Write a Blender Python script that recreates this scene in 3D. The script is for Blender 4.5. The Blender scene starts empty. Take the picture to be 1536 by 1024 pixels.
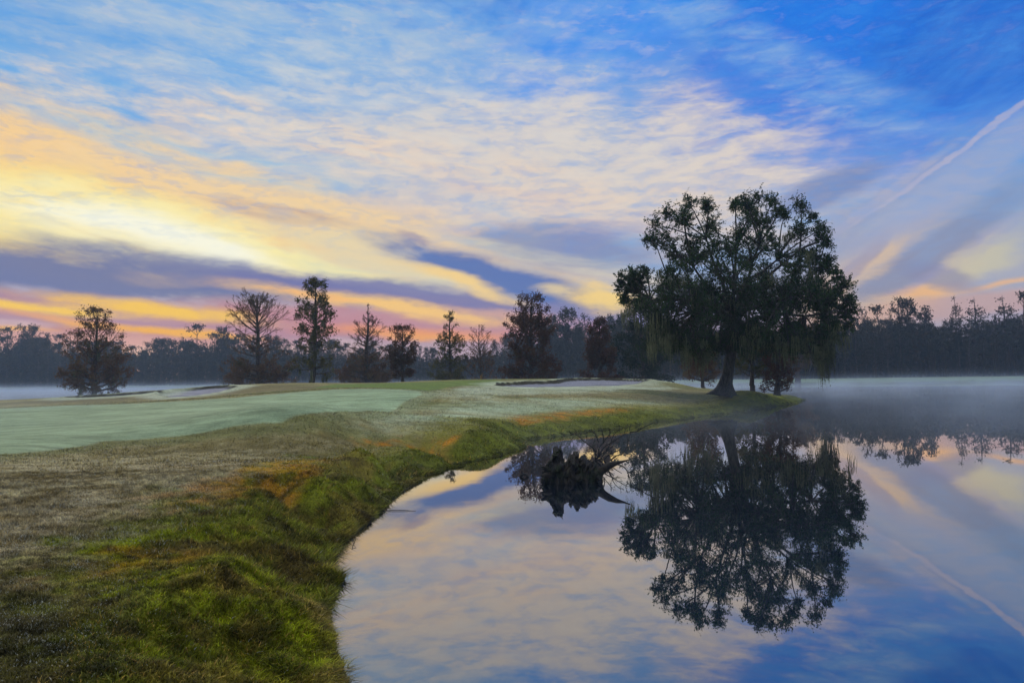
import bpy, math, random
import numpy as np
rng = np.random.default_rng(7)
random.seed(7)
PI = math.pi
sc = bpy.context.scene
COL = sc.collection

# ------------------------------------------------------------------ camera model
H_EYE = 2.2
F = 1024.0                      # focal length in units of a 1536 wide picture
PITCH = math.atan(54 / 1024)
ROLL = math.radians(0.75)
Rgt = np.array([1.0, 0, 0]); Fwd = np.array([0, math.cos(PITCH), math.sin(PITCH)]); Upv = np.array([0, -math.sin(PITCH), math.cos(PITCH)])
# horizon rises to the right in the picture: the camera is turned clockwise seen from behind it
cR = math.cos(ROLL); sR = math.sin(ROLL)
Rg2 = Rgt * cR - Upv * sR
Up2 = Rgt * sR + Upv * cR

def ray(px, py):
    u = (px - 768) / F; v = (512 - py) / F
    return Fwd + Rg2 * u + Up2 * v

def at_z(px, py, z=0.0):
    d = ray(px, py); t = (z - H_EYE) / d[2]
    return np.array([d[0] * t, d[1] * t, z])

def at_y(px, py, Y):
    d = ray(px, py); t = Y / d[1]
    return np.array([d[0] * t, Y, H_EYE + d[2] * t])

def azel(px, py):
    d = ray(px, py); d = d / np.linalg.norm(d)
    return math.degrees(math.atan2(d[0], d[1])), math.degrees(math.asin(d[2]))

cam_d = bpy.data.cameras.new('camera'); cam = bpy.data.objects.new('camera', cam_d); COL.objects.link(cam)
cam_d.sensor_width = 36; cam_d.lens = 24; cam_d.clip_end = 5000; cam_d.clip_start = 0.05
from mathutils import Matrix, Vector
M = Matrix(((Rg2[0], Up2[0], -Fwd[0]), (Rg2[1], Up2[1], -Fwd[1]), (Rg2[2], Up2[2], -Fwd[2]))).to_4x4()
M.translation = Vector((0, 0, H_EYE)); cam.matrix_world = M
sc.camera = cam

# ------------------------------------------------------------------ little helpers
def sm(a, b, x):
    t = np.clip((x - a) / (b - a), 0, 1); return t * t * (3 - 2 * t)

def lin(c):
    c = np.array(c, float) / 255.0
    return np.where(c <= 0.04045, c / 12.92, ((c + 0.055) / 1.055) ** 2.4)

_perm = rng.random((256, 256))
def vnoise(x, y):
    xi = np.floor(x).astype(int); yi = np.floor(y).astype(int); fx = x - xi; fy = y - yi
    fx = fx * fx * (3 - 2 * fx); fy = fy * fy * (3 - 2 * fy)
    a = _perm[xi & 255, yi & 255]; b = _perm[(xi + 1) & 255, yi & 255]
    c = _perm[xi & 255, (yi + 1) & 255]; d = _perm[(xi + 1) & 255, (yi + 1) & 255]
    return (a * (1 - fx) + b * fx) * (1 - fy) + (c * (1 - fx) + d * fx) * fy

def fbm(x, y, o=4):
    s = 0; a = 0.5; n = 0
    for k in range(o):
        s = s + a * vnoise(x * 2 ** k + 17.3 * k, y * 2 ** k + 5.1 * k); n += a; a *= 0.5
    return s / n

def mesh_obj(name, V, Fc, mat, parent=None, colors=None, smooth=False):
    """V (n,3); Fc: list of int arrays (m,k). One mesh object."""
    me = bpy.data.meshes.new(name)
    V = np.ascontiguousarray(V, dtype=np.float32)
    if isinstance(Fc, np.ndarray): Fc = [Fc]
    Fc = [f for f in Fc if len(f)]
    loops = np.concatenate([f.ravel() for f in Fc]).astype(np.int32)
    tot = np.concatenate([np.full(len(f), f.shape[1]) for f in Fc]).astype(np.int32)
    st = np.concatenate([[0], np.cumsum(tot)[:-1]]).astype(np.int32)
    me.vertices.add(len(V)); me.vertices.foreach_set('co', V.ravel())
    me.loops.add(len(loops)); me.loops.foreach_set('vertex_index', loops)
    me.polygons.add(len(tot)); me.polygons.foreach_set('loop_start', st); me.polygons.foreach_set('loop_total', tot)
    if smooth: me.polygons.foreach_set('use_smooth', np.ones(len(tot), bool))
    if colors is not None:
        ca = me.color_attributes.new('tint', 'FLOAT_COLOR', 'POINT')
        cc = np.ones((len(V), 4), np.float32); cc[:, :3] = colors
        ca.data.foreach_set('color', cc.ravel())
    me.update(calc_edges=True)
    me.materials.append(mat)
    o = bpy.data.objects.new(name, me); COL.objects.link(o)
    if parent: o.parent = parent
    return o

def tag(o, label=None, cat=None, group=None, kind=None):
    if label: o['label'] = label
    if cat: o['category'] = cat
    if group: o['group'] = group
    if kind: o['kind'] = kind
    return o

def empty(name, loc, rz=0):
    o = bpy.data.objects.new(name, None); COL.objects.link(o); o.location = tuple(float(a) for a in loc); o.rotation_euler = (0, 0, rz)
    o.empty_display_size = 0.3
    return o

# ------------------------------------------------------------------ materials
class NT:
    def __init__(s, tree): s.t = tree; s.n = tree.nodes; s.l = tree.links
    def new(s, t, **k):
        n = s.n.new(t)
        for a, b in k.items(): setattr(n, a, b)
        return n
    def put(s, sock, v):
        if hasattr(v, 'is_output') or isinstance(v, bpy.types.NodeSocket): s.l.new(v, sock)
        else: sock.default_value = v
    def math(s, op, a, b=None, c=None, clamp=False):
        n = s.new('ShaderNodeMath', operation=op, use_clamp=clamp)
        s.put(n.inputs[0], a)
        if b is not None: s.put(n.inputs[1], b)
        if c is not None: s.put(n.inputs[2], c)
        return n.outputs[0]
    def mix(s, f, a, b, mode='MIX'):
        n = s.new('ShaderNodeMix', data_type='RGBA', blend_type=mode)
        s.put(n.inputs[0], f); s.put(n.inputs[6], a); s.put(n.inputs[7], b)
        return n.outputs[2]
    def noise(s, vec, scale, detail=4, rough=0.5, dist=0.0, lac=2.0):
        n = s.new('ShaderNodeTexNoise'); s.l.new(vec, n.inputs['Vector'])
        n.inputs['Scale'].default_value = scale; n.inputs['Detail'].default_value = detail
        n.inputs['Roughness'].default_value = rough; n.inputs['Distortion'].default_value = dist
        n.inputs['Lacunarity'].default_value = lac
        return n
    def mapping(s, vec, loc=(0, 0, 0), rot=(0, 0, 0), scale=(1, 1, 1), typ='POINT'):
        n = s.new('ShaderNodeMapping', vector_type=typ); s.l.new(vec, n.inputs[0])
        n.inputs[1].default_value = loc; n.inputs[2].default_value = rot; n.inputs[3].default_value = scale
        return n.outputs[0]
    def remap(s, v, a, b, c=0.0, d=1.0, smooth=True):
        n = s.new('ShaderNodeMapRange', interpolation_type='SMOOTHSTEP' if smooth else 'LINEAR')
        s.put(n.inputs[0], v); n.inputs[1].default_value = a; n.inputs[2].default_value = b
        n.inputs[3].default_value = c; n.inputs[4].default_value = d
        return n.outputs[0]

def rgba(c): return (float(c[0]), float(c[1]), float(c[2]), 1.0)

def new_mat(name):
    m = bpy.data.materials.new(name); m.use_nodes = True
    nt = NT(m.node_tree); nt.n.clear()
    out = nt.new('ShaderNodeOutputMaterial')
    return m, nt, out

def leaf_mat(name, cols, rough=0.75, trans=0.36, scale=0.6, use_tint=False):
    """foliage: colour varies in clumps and leaf to leaf, a little light passes through"""
    m, nt, out = new_mat(name)
    tc = nt.new('ShaderNodeTexCoord')
    n1 = nt.noise(tc.outputs['Object'], scale, 3, 0.6)
    n2 = nt.noise(tc.outputs['Object'], scale * 9, 2, 0.5)
    f = nt.math('ADD', nt.math('MULTIPLY', n1.outputs['Fac'], 0.6), nt.math('MULTIPLY', n2.outputs['Fac'], 0.4))
    r = nt.new('ShaderNodeValToRGB'); nt.l.new(f, r.inputs[0])
    cr = r.color_ramp
    cr.elements[0].position = 0.36; cr.elements[0].color = rgba(lin(cols[0]))
    cr.elements[1].position = 0.64; cr.elements[1].color = rgba(lin(cols[-1]))
    for i, c in enumerate(cols[1:-1]):
        e = cr.elements.new(0.36 + 0.28 * (i + 1) / (len(cols) - 1)); e.color = rgba(lin(c))
    col = r.outputs[0]
    if name == 'wood_leaves':
        oi = nt.new('ShaderNodeObjectInfo')
        col = nt.mix(oi.outputs['Random'], nt.mix(1.0, col, (.55, .75, .8, 1), 'MULTIPLY'), nt.mix(1.0, col, (1.7, 1.25, .95, 1), 'MULTIPLY'))
    if use_tint:
        at = nt.new('ShaderNodeAttribute', attribute_name='tint')
        col = at.outputs['Color']
    p = nt.new('ShaderNodeBsdfPrincipled'); nt.l.new(col, p.inputs['Base Color']); p.inputs['Roughness'].default_value = rough
    p.inputs['Specular IOR Level'].default_value = 0.25
    t = nt.new('ShaderNodeBsdfTranslucent'); nt.l.new(col, t.inputs[0])
    mx = nt.new('ShaderNodeMixShader'); mx.inputs[0].default_value = trans
    nt.l.new(p.outputs[0], mx.inputs[1]); nt.l.new(t.outputs[0], mx.inputs[2]); nt.l.new(mx.outputs[0], out.inputs[0])
    return m

def bark_mat(name, c0, c1, scale=3.0):
    m, nt, out = new_mat(name)
    tc = nt.new('ShaderNodeTexCoord')
    v = nt.mapping(tc.outputs['Object'], scale=(1, 1, 0.25))
    n = nt.noise(v, scale * 3, 6, 0.65)
    n2 = nt.noise(tc.outputs['Object'], scale * .4, 3, 0.6)
    c = nt.mix(nt.remap(n.outputs[0], .35, .65), rgba(lin(c0)), rgba(lin(c1)))
    c = nt.mix(nt.remap(n2.outputs[0], .5, .7, 0, .6), c, rgba(lin((70, 84, 52))))
    p = nt.new('ShaderNodeBsdfPrincipled'); nt.l.new(c, p.inputs['Base Color']); p.inputs['Roughness'].default_value = 0.9
    b = nt.new('ShaderNodeBump'); b.inputs['Strength'].default_value = 0.7; b.inputs['Distance'].default_value = 0.04
    nt.l.new(n.outputs[0], b.inputs['Height']); nt.l.new(b.outputs[0], p.inputs['Normal'])
    nt.l.new(p.outputs[0], out.inputs[0])
    return m

M_BARK = bark_mat('oak_bark', (44, 40, 36), (84, 80, 74))
M_BARK2 = bark_mat('cypress_bark', (52, 42, 36), (92, 78, 70))
M_OAK = leaf_mat('oak_leaves', [(30, 50, 26), (46, 74, 38), (70, 96, 48)], scale=0.5)
M_MOSS = leaf_mat('spanish_moss', [(78, 84, 60), (112, 118, 84), (142, 144, 106)], scale=0.8, trans=0.3)
M_RUST = leaf_mat('rust_needles', [(66, 46, 32), (94, 60, 38), (74, 64, 40)], scale=0.4)
M_BROWN = leaf_mat('brown_needles', [(82, 60, 40), (116, 84, 54), (92, 88, 52)], scale=0.4)
M_OLIVE = leaf_mat('olive_leaves', [(58, 66, 34), (90, 88, 46), (116, 96, 48)], scale=0.4)
M_GREEN = leaf_mat('dark_green_leaves', [(22, 36, 26), (34, 52, 34), (46, 60, 38)], scale=0.4)
M_YELLOW = leaf_mat('yellow_leaves', [(150, 110, 20), (220, 170, 30), (240, 200, 60)], scale=2)
M_WOOD = leaf_mat('wood_leaves', [(26, 34, 28), (44, 48, 36), (62, 50, 36)], scale=0.08)

# ------------------------------------------------------------------ land: shore line and height
def P0(px, py): p = at_z(px, py, 0.0); return (p[0], p[1])
shore_px = [(524, 1024), (511, 985), (507, 940), (512, 900), (505, 860), (507, 832), (520, 815), (528, 800), (548, 787), (560, 778), (577, 762), (590, 744),
            (604, 735), (628, 722), (650, 712), (668, 703), (690, 698), (700, 694), (724, 690), (745, 684), (765, 678), (786, 671), (789, 668),
            (780, 664), (788, 660), (806, 658), (830, 655), (862, 650), (900, 645), (950, 638), (1000, 631), (1050, 625), (1100, 619), (1140, 613), (1175, 608), (1200, 602), (1212, 599)]
NEAR = [(60, -40), (30, -16), (12, -7), (4, -2.2), (1.4, 0.6), (0.1, 2.2), (-0.75, 3.6)] + [P0(*p) for p in shore_px]
tipx, tipy = NEAR[-1]
NEAR += [(tipx - .3, tipy + 2.0), (tipx - 3, tipy + 4.5), (20, 66), (14, 68), (9, 70), (4, 76), (-4, 84), (-12, 92), (-22, 92), (-32, 84), (-46, 74), (-70, 68), (-110, 66), (-190, 60), (-260, 30), (-260, -40)]
NEAR = np.array(NEAR)
FAR = np.array([(-700, 240), (-420, 262), (-190, 262), (-120, 245), (-60, 232), (-20, 215), (20, 178), (40, 150), (70, 140), (100, 134), (140, 124), (180, 104), (230, 60), (300, 0), (420, -60), (900, -60), (900, 900), (-700, 900)])

def sdf(poly, x, y):
    """signed distance, positive inside"""
    d = np.full(x.shape, 1e9); ins = np.zeros(x.shape, bool)
    n = len(poly)
    for i in range(n):
        ax, ay = poly[i]; bx, by = poly[(i + 1) % n]
        ex, ey = bx - ax, by - ay
        t = np.clip(((x - ax) * ex + (y - ay) * ey) / (ex * ex + ey * ey + 1e-12), 0, 1)
        d = np.minimum(d, (x - ax - t * ex) ** 2 + (y - ay - t * ey) ** 2)
        if ay != by:
            c = ((ay > y) != (by > y)) & (x < (bx - ax) * (y - ay) / (by - ay) + ax)
            ins ^= c
    d = np.sqrt(d); return np.where(ins, d, -d)

ctrl = []
for a in [(0, 600, 65), (150, 592, 62), (250, 585, 60), (350, 577.5, 60), (450, 575, 58), (560, 574, 60), (640, 571, 60), (700, 569, 61), (800, 568, 62), (900, 568, 62), (960, 570, 61), (1010, 575, 57),
          (1085, 590, 45), (1130, 589, 52), (1175, 592, 55), (0, 612, 47), (635, 590, 34), (450, 588, 40), (250, 603, 38), (700, 610, 30), (700, 590, 40), (700, 578, 50),
          (760, 580, 53), (870, 580, 53), (960, 580, 53), (900, 600, 38), (830, 634, 26.5), (1000, 609, 37), (1000, 590, 47), (720, 648, 21), (1100, 602, 42), (1060, 584, 56), (1040, 581, 60), (1050, 588, 50), (1110, 594, 45), (300, 594, 50), (150, 600, 50)]:
    p = at_y(*a); ctrl.append(p)
for a in [(0, 680, .68), (0, 645, .64), (200, 700, .66), (430, 695, .58), (300, 760, .6), (100, 900, .62), (0, 1024, .66), (0, 800, .7), (400, 850, .52), (560, 652, .62), (300, 650, .82), (450, 640, .85), (560, 615, .96)]:
    ctrl.append(at_z(*a))
for p in [(0, -5, .8), (12, -14, .8), (-10, -6, .9), (-25, 5, .85), (-60, 20, .7), (-120, 40, .6), (-60, 64, .5), (-200, 20, .6), (-30, 76, .9), (-10, 84, 1.1), (5, 72, 1.2), (18, 62, .9), (40, -30, .8), (-200, -40, .8)]:
    ctrl.append(np.array(p, float))
ctrl = np.array(ctrl)
def _rbf(dx, dy): return -np.sqrt(dx * dx + dy * dy + 9.0)
nC = len(ctrl)
A = np.zeros((nC + 3, nC + 3)); A[:nC, :nC] = _rbf(ctrl[:, None, 0] - ctrl[None, :, 0], ctrl[:, None, 1] - ctrl[None, :, 1]) + np.eye(nC) * 0.15 * -1
A[:nC, nC] = 1; A[:nC, nC + 1] = ctrl[:, 0] / 50; A[:nC, nC + 2] = ctrl[:, 1] / 50; A[nC:, :nC] = A[:nC, nC:].T
W = np.linalg.solve(A, np.concatenate([ctrl[:, 2], [0, 0, 0]]))
def H_raw(x, y):
    h = W[nC] + W[nC + 1] * x / 50 + W[nC + 2] * y / 50
    for i in range(nC): h = h + W[i] * _rbf(x - ctrl[i, 0], y - ctrl[i, 1])
    return np.clip(h, .3, 2.25)

def on_ground(px, py):
    """world x,y where the line of sight meets the plateau height"""
    d = ray(px, py); t = np.geomspace(2.5, 90, 1500)
    X = d[0] * t; Y = d[1] * t; Z = H_EYE + d[2] * t
    b = Z < H_raw(X, Y)
    i = int(np.argmax(b)) if b.any() else 1499
    return (X[i], Y[i])

def world_poly(pts): return np.array([on_ground(*p) for p in pts])
BUNK = []
def bunk_poly(front, back):     # (px, Y) rows
    return np.array([(at_y(px, 570, Y)[0], Y) for px, Y in front + back[::-1]])
BUNK.append(bunk_poly([(744, 54), (752, 53), (800, 52.6), (866, 52.8), (920, 53), (948, 54), (975, 57)], [(748, 56.4), (790, 57.6), (835, 58), (850, 60.5), (880, 61.5), (930, 61.5), (965, 60.5)]))
BUNK.append(bunk_poly([(238, 52), (262, 49.5), (300, 50.5), (335, 53.5), (356, 56)], [(233, 54), (262, 57.5), (300, 59), (342, 60)]))
BUNK.append(bunk_poly([(88, 56), (120, 54), (180, 53), (240, 54.5)], [(100, 58.5), (140, 60), (200, 60), (255, 58)]))

def ZP(px, py, z): p = at_z(px, py, z); return (p[0], p[1])
GULLY = [([ZP(395, 728, .55), ZP(450, 748, .42), ZP(500, 775, .25), ZP(545, 790, .1)], .5, .34), ([ZP(515, 672, .55), ZP(570, 690, .38), ZP(620, 715, .2)], .48, .42),
         ([ZP(640, 652, .55), ZP(690, 668, .4), ZP(700, 690, .1)], .42, .5), ([ZP(745, 650, .6), ZP(780, 662, .2)], .25, .5), ([ZP(395, 830, .75), ZP(450, 850, .45), ZP(500, 880, .1)], .16, .3),
         ([ZP(430, 705, .85), ZP(520, 715, .5), ZP(590, 740, .2)], -.26, .45), ([ZP(560, 668, .8), ZP(640, 680, .5), ZP(665, 700, .2)], -.26, .5)]
def land_z(x, y, detail=True):
    x = np.asarray(x, float); y = np.asarray(y, float)
    r = np.hypot(x, y)
    # wobble the shore with small coves
    amp = 0.10 + 0.012 * np.clip(r, 0, 60)
    wob = (fbm(x * 1.3 + 3, y * 1.3, 4) - .5) * 2 * amp
    d = sdf(NEAR, x, y); dn = d + np.where(r < 90, wob, wob * 2)
    Hh = H_raw(x, y)
    w = 1.45 + 0.02 * np.clip(r, 0, 60) + (fbm(x * .45 + 40, y * .45, 2) - .5) * 1.2
    t = np.clip(dn / w, 0, 1)
    prof = 1 - (1 - t) ** 1.8
    z = Hh * (0.03 + 0.97 * prof)
    # lumps on the bank, gentle undulation on the plateau
    bank = t * (1 - t) * 4
    z = z + (bank + .1) * ((fbm(x * .85, y * .85 + 9, 4) - .5) * .8 - np.abs(fbm(x * .6 + 50, y * .6, 3) - .5) * .35) * np.clip(1 - r / 46, .12, 1)
    for (pl, am, wd) in GULLY:
        dg = np.full(x.shape, 1e9)
        for (ax, ay), (bx, by) in zip(pl[:-1], pl[1:]):
            tt = np.clip(((x - ax) * (bx - ax) + (y - ay) * (by - ay)) / ((bx - ax) ** 2 + (by - ay) ** 2), 0, 1)
            dg = np.minimum(dg, np.hypot(x - ax - tt * (bx - ax), y - ay - tt * (by - ay)))
        z = z - am * np.exp(-(dg / wd) ** 2) * sm(0.05, .35, t)
    z = z + (fbm(x * .35 + 8, y * .35, 3) - .5) * .10 * sm(0, 1, t) * (.4 + .6 * sm(30, 8, r))
    for bp in BUNK:
        s = sdf(bp, x, y) + (fbm(x * .8, y * .8, 3) - .5) * .7
        z = z - .2 * sm(0, .35, s) + .07 * sm(-.9, -.05, s) * sm(.1, -.02, s)
    z = np.where(dn > 0, z, np.maximum(-.9, -.04 + dn * .5))
    # far shore
    df = sdf(FAR, x, y) + (fbm(x * .06, y * .06, 3) - .5) * 9
    zf = np.where(df > 0, .75 * (1 - np.exp(-df / 4)) + .012 * np.clip(df, 0, 90) , -.9)
    return np.maximum(z, zf), dn, df, t

# painted-on turf colours (albedo): mostly real differences of the turf; bunker lips carry painted shade
G_POLY = world_poly([(-150, 700), (0, 681), (150, 662), (300, 648), (420, 632), (540, 617), (605, 604), (632, 592), (630, 587), (600, 584.5), (500, 584), (450, 588), (350, 597), (250, 603), (110, 608), (0, 613), (-150, 622)])
A_POLY = world_poly([(470, 582), (610, 583.5), (640, 586), (680, 580), (760, 574), (740, 569.5), (700, 570.5), (600, 574.5), (500, 576)])
FROST1 = world_poly([(560, 640), (640, 618), (700, 605), (830, 598), (960, 601), (1010, 606), (900, 612), (800, 622), (760, 634), (640, 640), (590, 648)])
FROST2 = world_poly([(620, 590), (700, 580), (780, 578.5), (900, 581), (980, 578), (1010, 583), (900, 588), (780, 592), (680, 600)])
ORNG1 = world_poly([(535, 660), (600, 655), (690, 652), (700, 657), (640, 664), (560, 670)])
ORNG2 = world_poly([(740, 640), (770, 625), (850, 617), (950, 612), (960, 617), (860, 626), (800, 636), (770, 640)])
ORNG3 = world_poly([(230, 740), (330, 715), (450, 690), (500, 690), (440, 735), (330, 760), (250, 770), (190, 770)])
ORNG4 = world_poly([(60, 860), (160, 840), (300, 835), (330, 850), (200, 870), (80, 885)])
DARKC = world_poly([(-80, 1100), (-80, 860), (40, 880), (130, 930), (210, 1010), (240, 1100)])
GREENB = world_poly([(-50, 1100), (60, 960), (150, 880), (90, 830), (200, 790), (330, 760), (380, 720), (470, 685), (700, 690), (700, 1100)])
ROUGH_B = world_poly([(-150, 640), (0, 606), (130, 603), (260, 598), (360, 590), (470, 583), (600, 582), (600, 578), (420, 576), (330, 580), (200, 594), (60, 601), (-150, 610)])

def turf_colour(x, y, dn, df, t):
    n = fbm(x * .9, y * .9, 4); n2 = fbm(x * .22 + 31, y * .22, 3); n3 = fbm(x * 4 + 7, y * 4, 3)
    n4 = fbm(x * .12 + 3, y * .5, 3)
    wob = (n - .5) * 1.6 + (fbm(x * 5 + 3, y * 5, 4) - .5) * 1.3
    brown = lin((92, 74, 42)); khaki = lin((134, 118, 72)); frost = lin((204, 192, 152))
    c = brown * np.ones(x.shape + (3,))
    def lay(c, col, a):
        a = np.clip(a, 0, 1)[..., None]; return c * (1 - a) + np.asarray(col) * a
    c = lay(c, khaki, sm(.4, .65, n2) * .8)
    c = lay(c, frost, sm(.40, .74, n3 * .6 + n2 * .4) * (.2 + .42 * sm(4, 12, np.hypot(x, y))))
    far = sm(9, 26, np.hypot(x, y))
    c = lay(c, lin((160, 150, 84)), far * .65)
    c = lay(c, lin((110, 118, 56)), far * sm(.5, .64, n4) * .6)
    def P(poly, col, soft, al=1.0, wo=.6, c=None):
        s = sdf(poly, x, y) + wob * wo
        return sm(-soft, soft, s) * al
    c = lay(c, lin((190, 204, 164)), P(FROST1, 0, 2.0, .75, 1.5) * (.45 + .8 * n))
    c = lay(c, lin((200, 208, 170)), P(FROST2, 0, 1.2, .75, 1.5) * (.5 + .8 * n))
    c = lay(c, lin((118, 108, 62)), P(ROUGH_B, 0, 1.2, .9, .8))
    # bank: green
    gb = P(GREENB, 0, .5, 1, 1.3)
    bankg = np.clip(sm(1.45, .75, t + wob * .5 + (dn / 1.6 - t) * .6) , 0, 1)
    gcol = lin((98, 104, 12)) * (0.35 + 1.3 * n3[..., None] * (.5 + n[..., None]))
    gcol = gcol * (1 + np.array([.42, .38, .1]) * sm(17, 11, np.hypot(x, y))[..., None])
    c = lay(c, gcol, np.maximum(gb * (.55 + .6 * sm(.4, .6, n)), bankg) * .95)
    c = lay(c, lin((128, 108, 46)), gb * sm(.52, .64, fbm(x * 1.6 + 80, y * 1.6, 4)) * .6)
    c = lay(c, lin((58, 40, 22)), gb * sm(.55, .68, fbm(x * 2.6 + 20, y * 2.6, 4)) * .6)
    rim = sm(.65, 1.0, dn / 1.7) * sm(2.2, 1.2, dn / 1.7 + wob * .4) * sm(14, 20, y)
    c = lay(c, lin((146, 140, 44)), rim * .6)
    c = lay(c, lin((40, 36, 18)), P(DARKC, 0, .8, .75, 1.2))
    for pl, a in ((ORNG1, .95), (ORNG2, .9), (ORNG3, .55), (ORNG4, .45)):
        c = lay(c, lin((182, 126, 30)) * (.7 + .6 * n[..., None]), P(pl, 0, .4, a, .8) * (.25 + .8 * sm(.35, .6, n3)) * sm(.55, .85, dn / (1.45 + .02 * np.hypot(x, y))))
    # mown surfaces
    c = lay(c, lin((112, 132, 52)), P(A_POLY, 0, .4, .95, .3))
    gm = P(G_POLY, 0, .12, 1, .12)
    stripe = fbm(x * .16, y * .9, 3) * .8 + .12 * np.sign(np.sin((x * .35 + y * .94) * 2 * PI / 3.6)) * sm(.2, .6, n2 + .2) + .1
    c = lay(c, lin((128, 132, 78)), sm(-1.3, -.5, sdf(G_POLY, x, y) + wob * .5) * .6)
    gcol = lin((154, 174, 130)) * (.62 + .42 * stripe[..., None] + .36 * fbm(x * .12, y * .12 + 4, 2)[..., None])
    c = lay(c, gcol, gm)
    c = lay(c, lin((196, 210, 168)), sm(-.5, .5, sdf(G_POLY, x, y) + .9) * sm(.45, -.3, sdf(G_POLY, x, y)) * .22 * (y > 25))
    # bunkers
    for bp in BUNK:
        s = sdf(bp, x, y) + (fbm(x * .8, y * .8, 3) - .5) * .7
        c = lay(c, lin((196, 204, 168)), sm(-2.2, -.6, s + wob * .8) * .7)
        c = lay(c, lin((60, 56, 36)), sm(-.10, -.02, s))  # grass lip darkened: shadow of its overhang put into the colour
        c = lay(c, lin((146, 146, 152)), sm(.26, .42, s))
    # mud at and under the water line
    c = lay(c, lin((52, 44, 30)), sm(.06, -.05, dn) * (df < 0))
    # far shore: pale frosty lawn then dark forest floor
    c = lay(c, lin((140, 162, 130)), sm(0, 3, df) * .9)
    c = lay(c, lin((44, 38, 28)), sm(16, 26, df) + sm(2.2, .2, df) * (df > 0) * .6)
    return np.clip(c, 0, 1)

def axis(segs):
    out = [np.arange(a, b, s) for a, b, s in segs]
    return np.concatenate(out + [[segs[-1][1]]])
xs = axis([(-900, -300, 60), (-300, -100, 8), (-100, -42, 1.6), (-42, -16, .28), (-16, -6, .12), (-6, 2, .05), (2, 6, .12), (6, 34, .24), (34, 60, 1.0), (60, 200, 5), (200, 900, 50)])
ys = axis([(-60, -6, 3), (-6, 2, .4), (2, 12, .05), (12, 26, .11), (26, 64, .2), (64, 100, .6), (100, 300, 2.5), (300, 900, 50)])
GX, GY = np.meshgrid(xs, ys, indexing='xy')
GZ, DN, DF, TT = land_z(GX, GY)
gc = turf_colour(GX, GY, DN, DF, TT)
ny, nx = GX.shape
idx = np.arange(nx * ny).reshape(ny, nx)
quads = np.stack([idx[:-1, :-1], idx[:-1, 1:], idx[1:, 1:], idx[1:, :-1]], -1).reshape(-1, 4)
m, nt, out = new_mat('turf')
at = nt.new('ShaderNodeAttribute', attribute_name='tint')
tc = nt.new('ShaderNodeTexCoord')
nf = nt.noise(tc.outputs['Object'], 46, 6, 0.78)
nm = nt.noise(tc.outputs['Object'], 6, 4, 0.6)
ns = nt.noise(nt.mapping(tc.outputs['Object'], scale=(.35, 1, 1)), 2.2, 5, 0.65)
c = nt.mix(1.0, at.outputs['Color'], nt.mix(nt.remap(nf.outputs[0], .3, .7), (.32, .32, .30, 1), (1.75, 1.74, 1.75, 1)), 'MULTIPLY')
c = nt.mix(1.0, c, nt.mix(nt.remap(ns.outputs[0], .3, .7), (.72, .72, .7, 1), (1.25, 1.25, 1.28, 1)), 'MULTIPLY')
p = nt.new('ShaderNodeBsdfPrincipled'); nt.l.new(c, p.inputs['Base Color']); p.inputs['Roughness'].default_value = .9
p.inputs['Specular IOR Level'].default_value = .2
b = nt.new('ShaderNodeBump'); b.inputs['Strength'].default_value = .8; b.inputs['Distance'].default_value = .03
nt.l.new(nt.math('ADD', nf.outputs[0], nm.outputs[0]), b.inputs['Height']); nt.l.new(b.outputs[0], p.inputs['Normal'])
nt.l.new(p.outputs[0], out.inputs[0])
M_TURF = m
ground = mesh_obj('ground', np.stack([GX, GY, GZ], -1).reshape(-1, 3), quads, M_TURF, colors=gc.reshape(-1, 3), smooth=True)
tag(ground, 'rolling golf course turf with a pale green and sunken sand bunkers', None, kind='structure')

# ------------------------------------------------------------------ water
m, nt, out = new_mat('lake_water')
tc = nt.new('ShaderNodeTexCoord')
n1 = nt.noise(nt.mapping(tc.outputs['Object'], scale=(.5, 1, 1)), 1.1, 3, .5)
n2 = nt.noise(tc.outputs['Object'], .12, 2, .5)
b = nt.new('ShaderNodeBump'); b.inputs['Strength'].default_value = .05; b.inputs['Distance'].default_value = .02
nt.l.new(nt.math('MULTIPLY', n1.outputs[0], nt.remap(n2.outputs[0], .35, .7)), b.inputs['Height'])
gl = nt.new('ShaderNodeBsdfGlossy'); gl.inputs['Color'].default_value = (.84, .80, .75, 1); gl.inputs['Roughness'].default_value = .012
nt.l.new(b.outputs[0], gl.inputs['Normal'])
df_ = nt.new('ShaderNodeBsdfDiffuse'); df_.inputs[0].default_value = (.010, .024, .045, 1)
fr = nt.new('ShaderNodeFresnel'); fr.inputs[0].default_value = 1.9
mx = nt.new('ShaderNodeMixShader')
nt.l.new(nt.remap(fr.outputs[0], .1, .55, .34, 1.0, False), mx.inputs[0])
nt.l.new(df_.outputs[0], mx.inputs[1]); nt.l.new(gl.outputs[0], mx.inputs[2]); nt.l.new(mx.outputs[0], out.inputs[0])
V = np.array([(-895, -55, 0), (895, -55, 0), (895, 895, 0), (-895, 895, 0)], float)
tag(mesh_obj('water', V, np.array([[0, 1, 2, 3]]), m), 'still lake mirroring the dawn sky', None, kind='structure')

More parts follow.
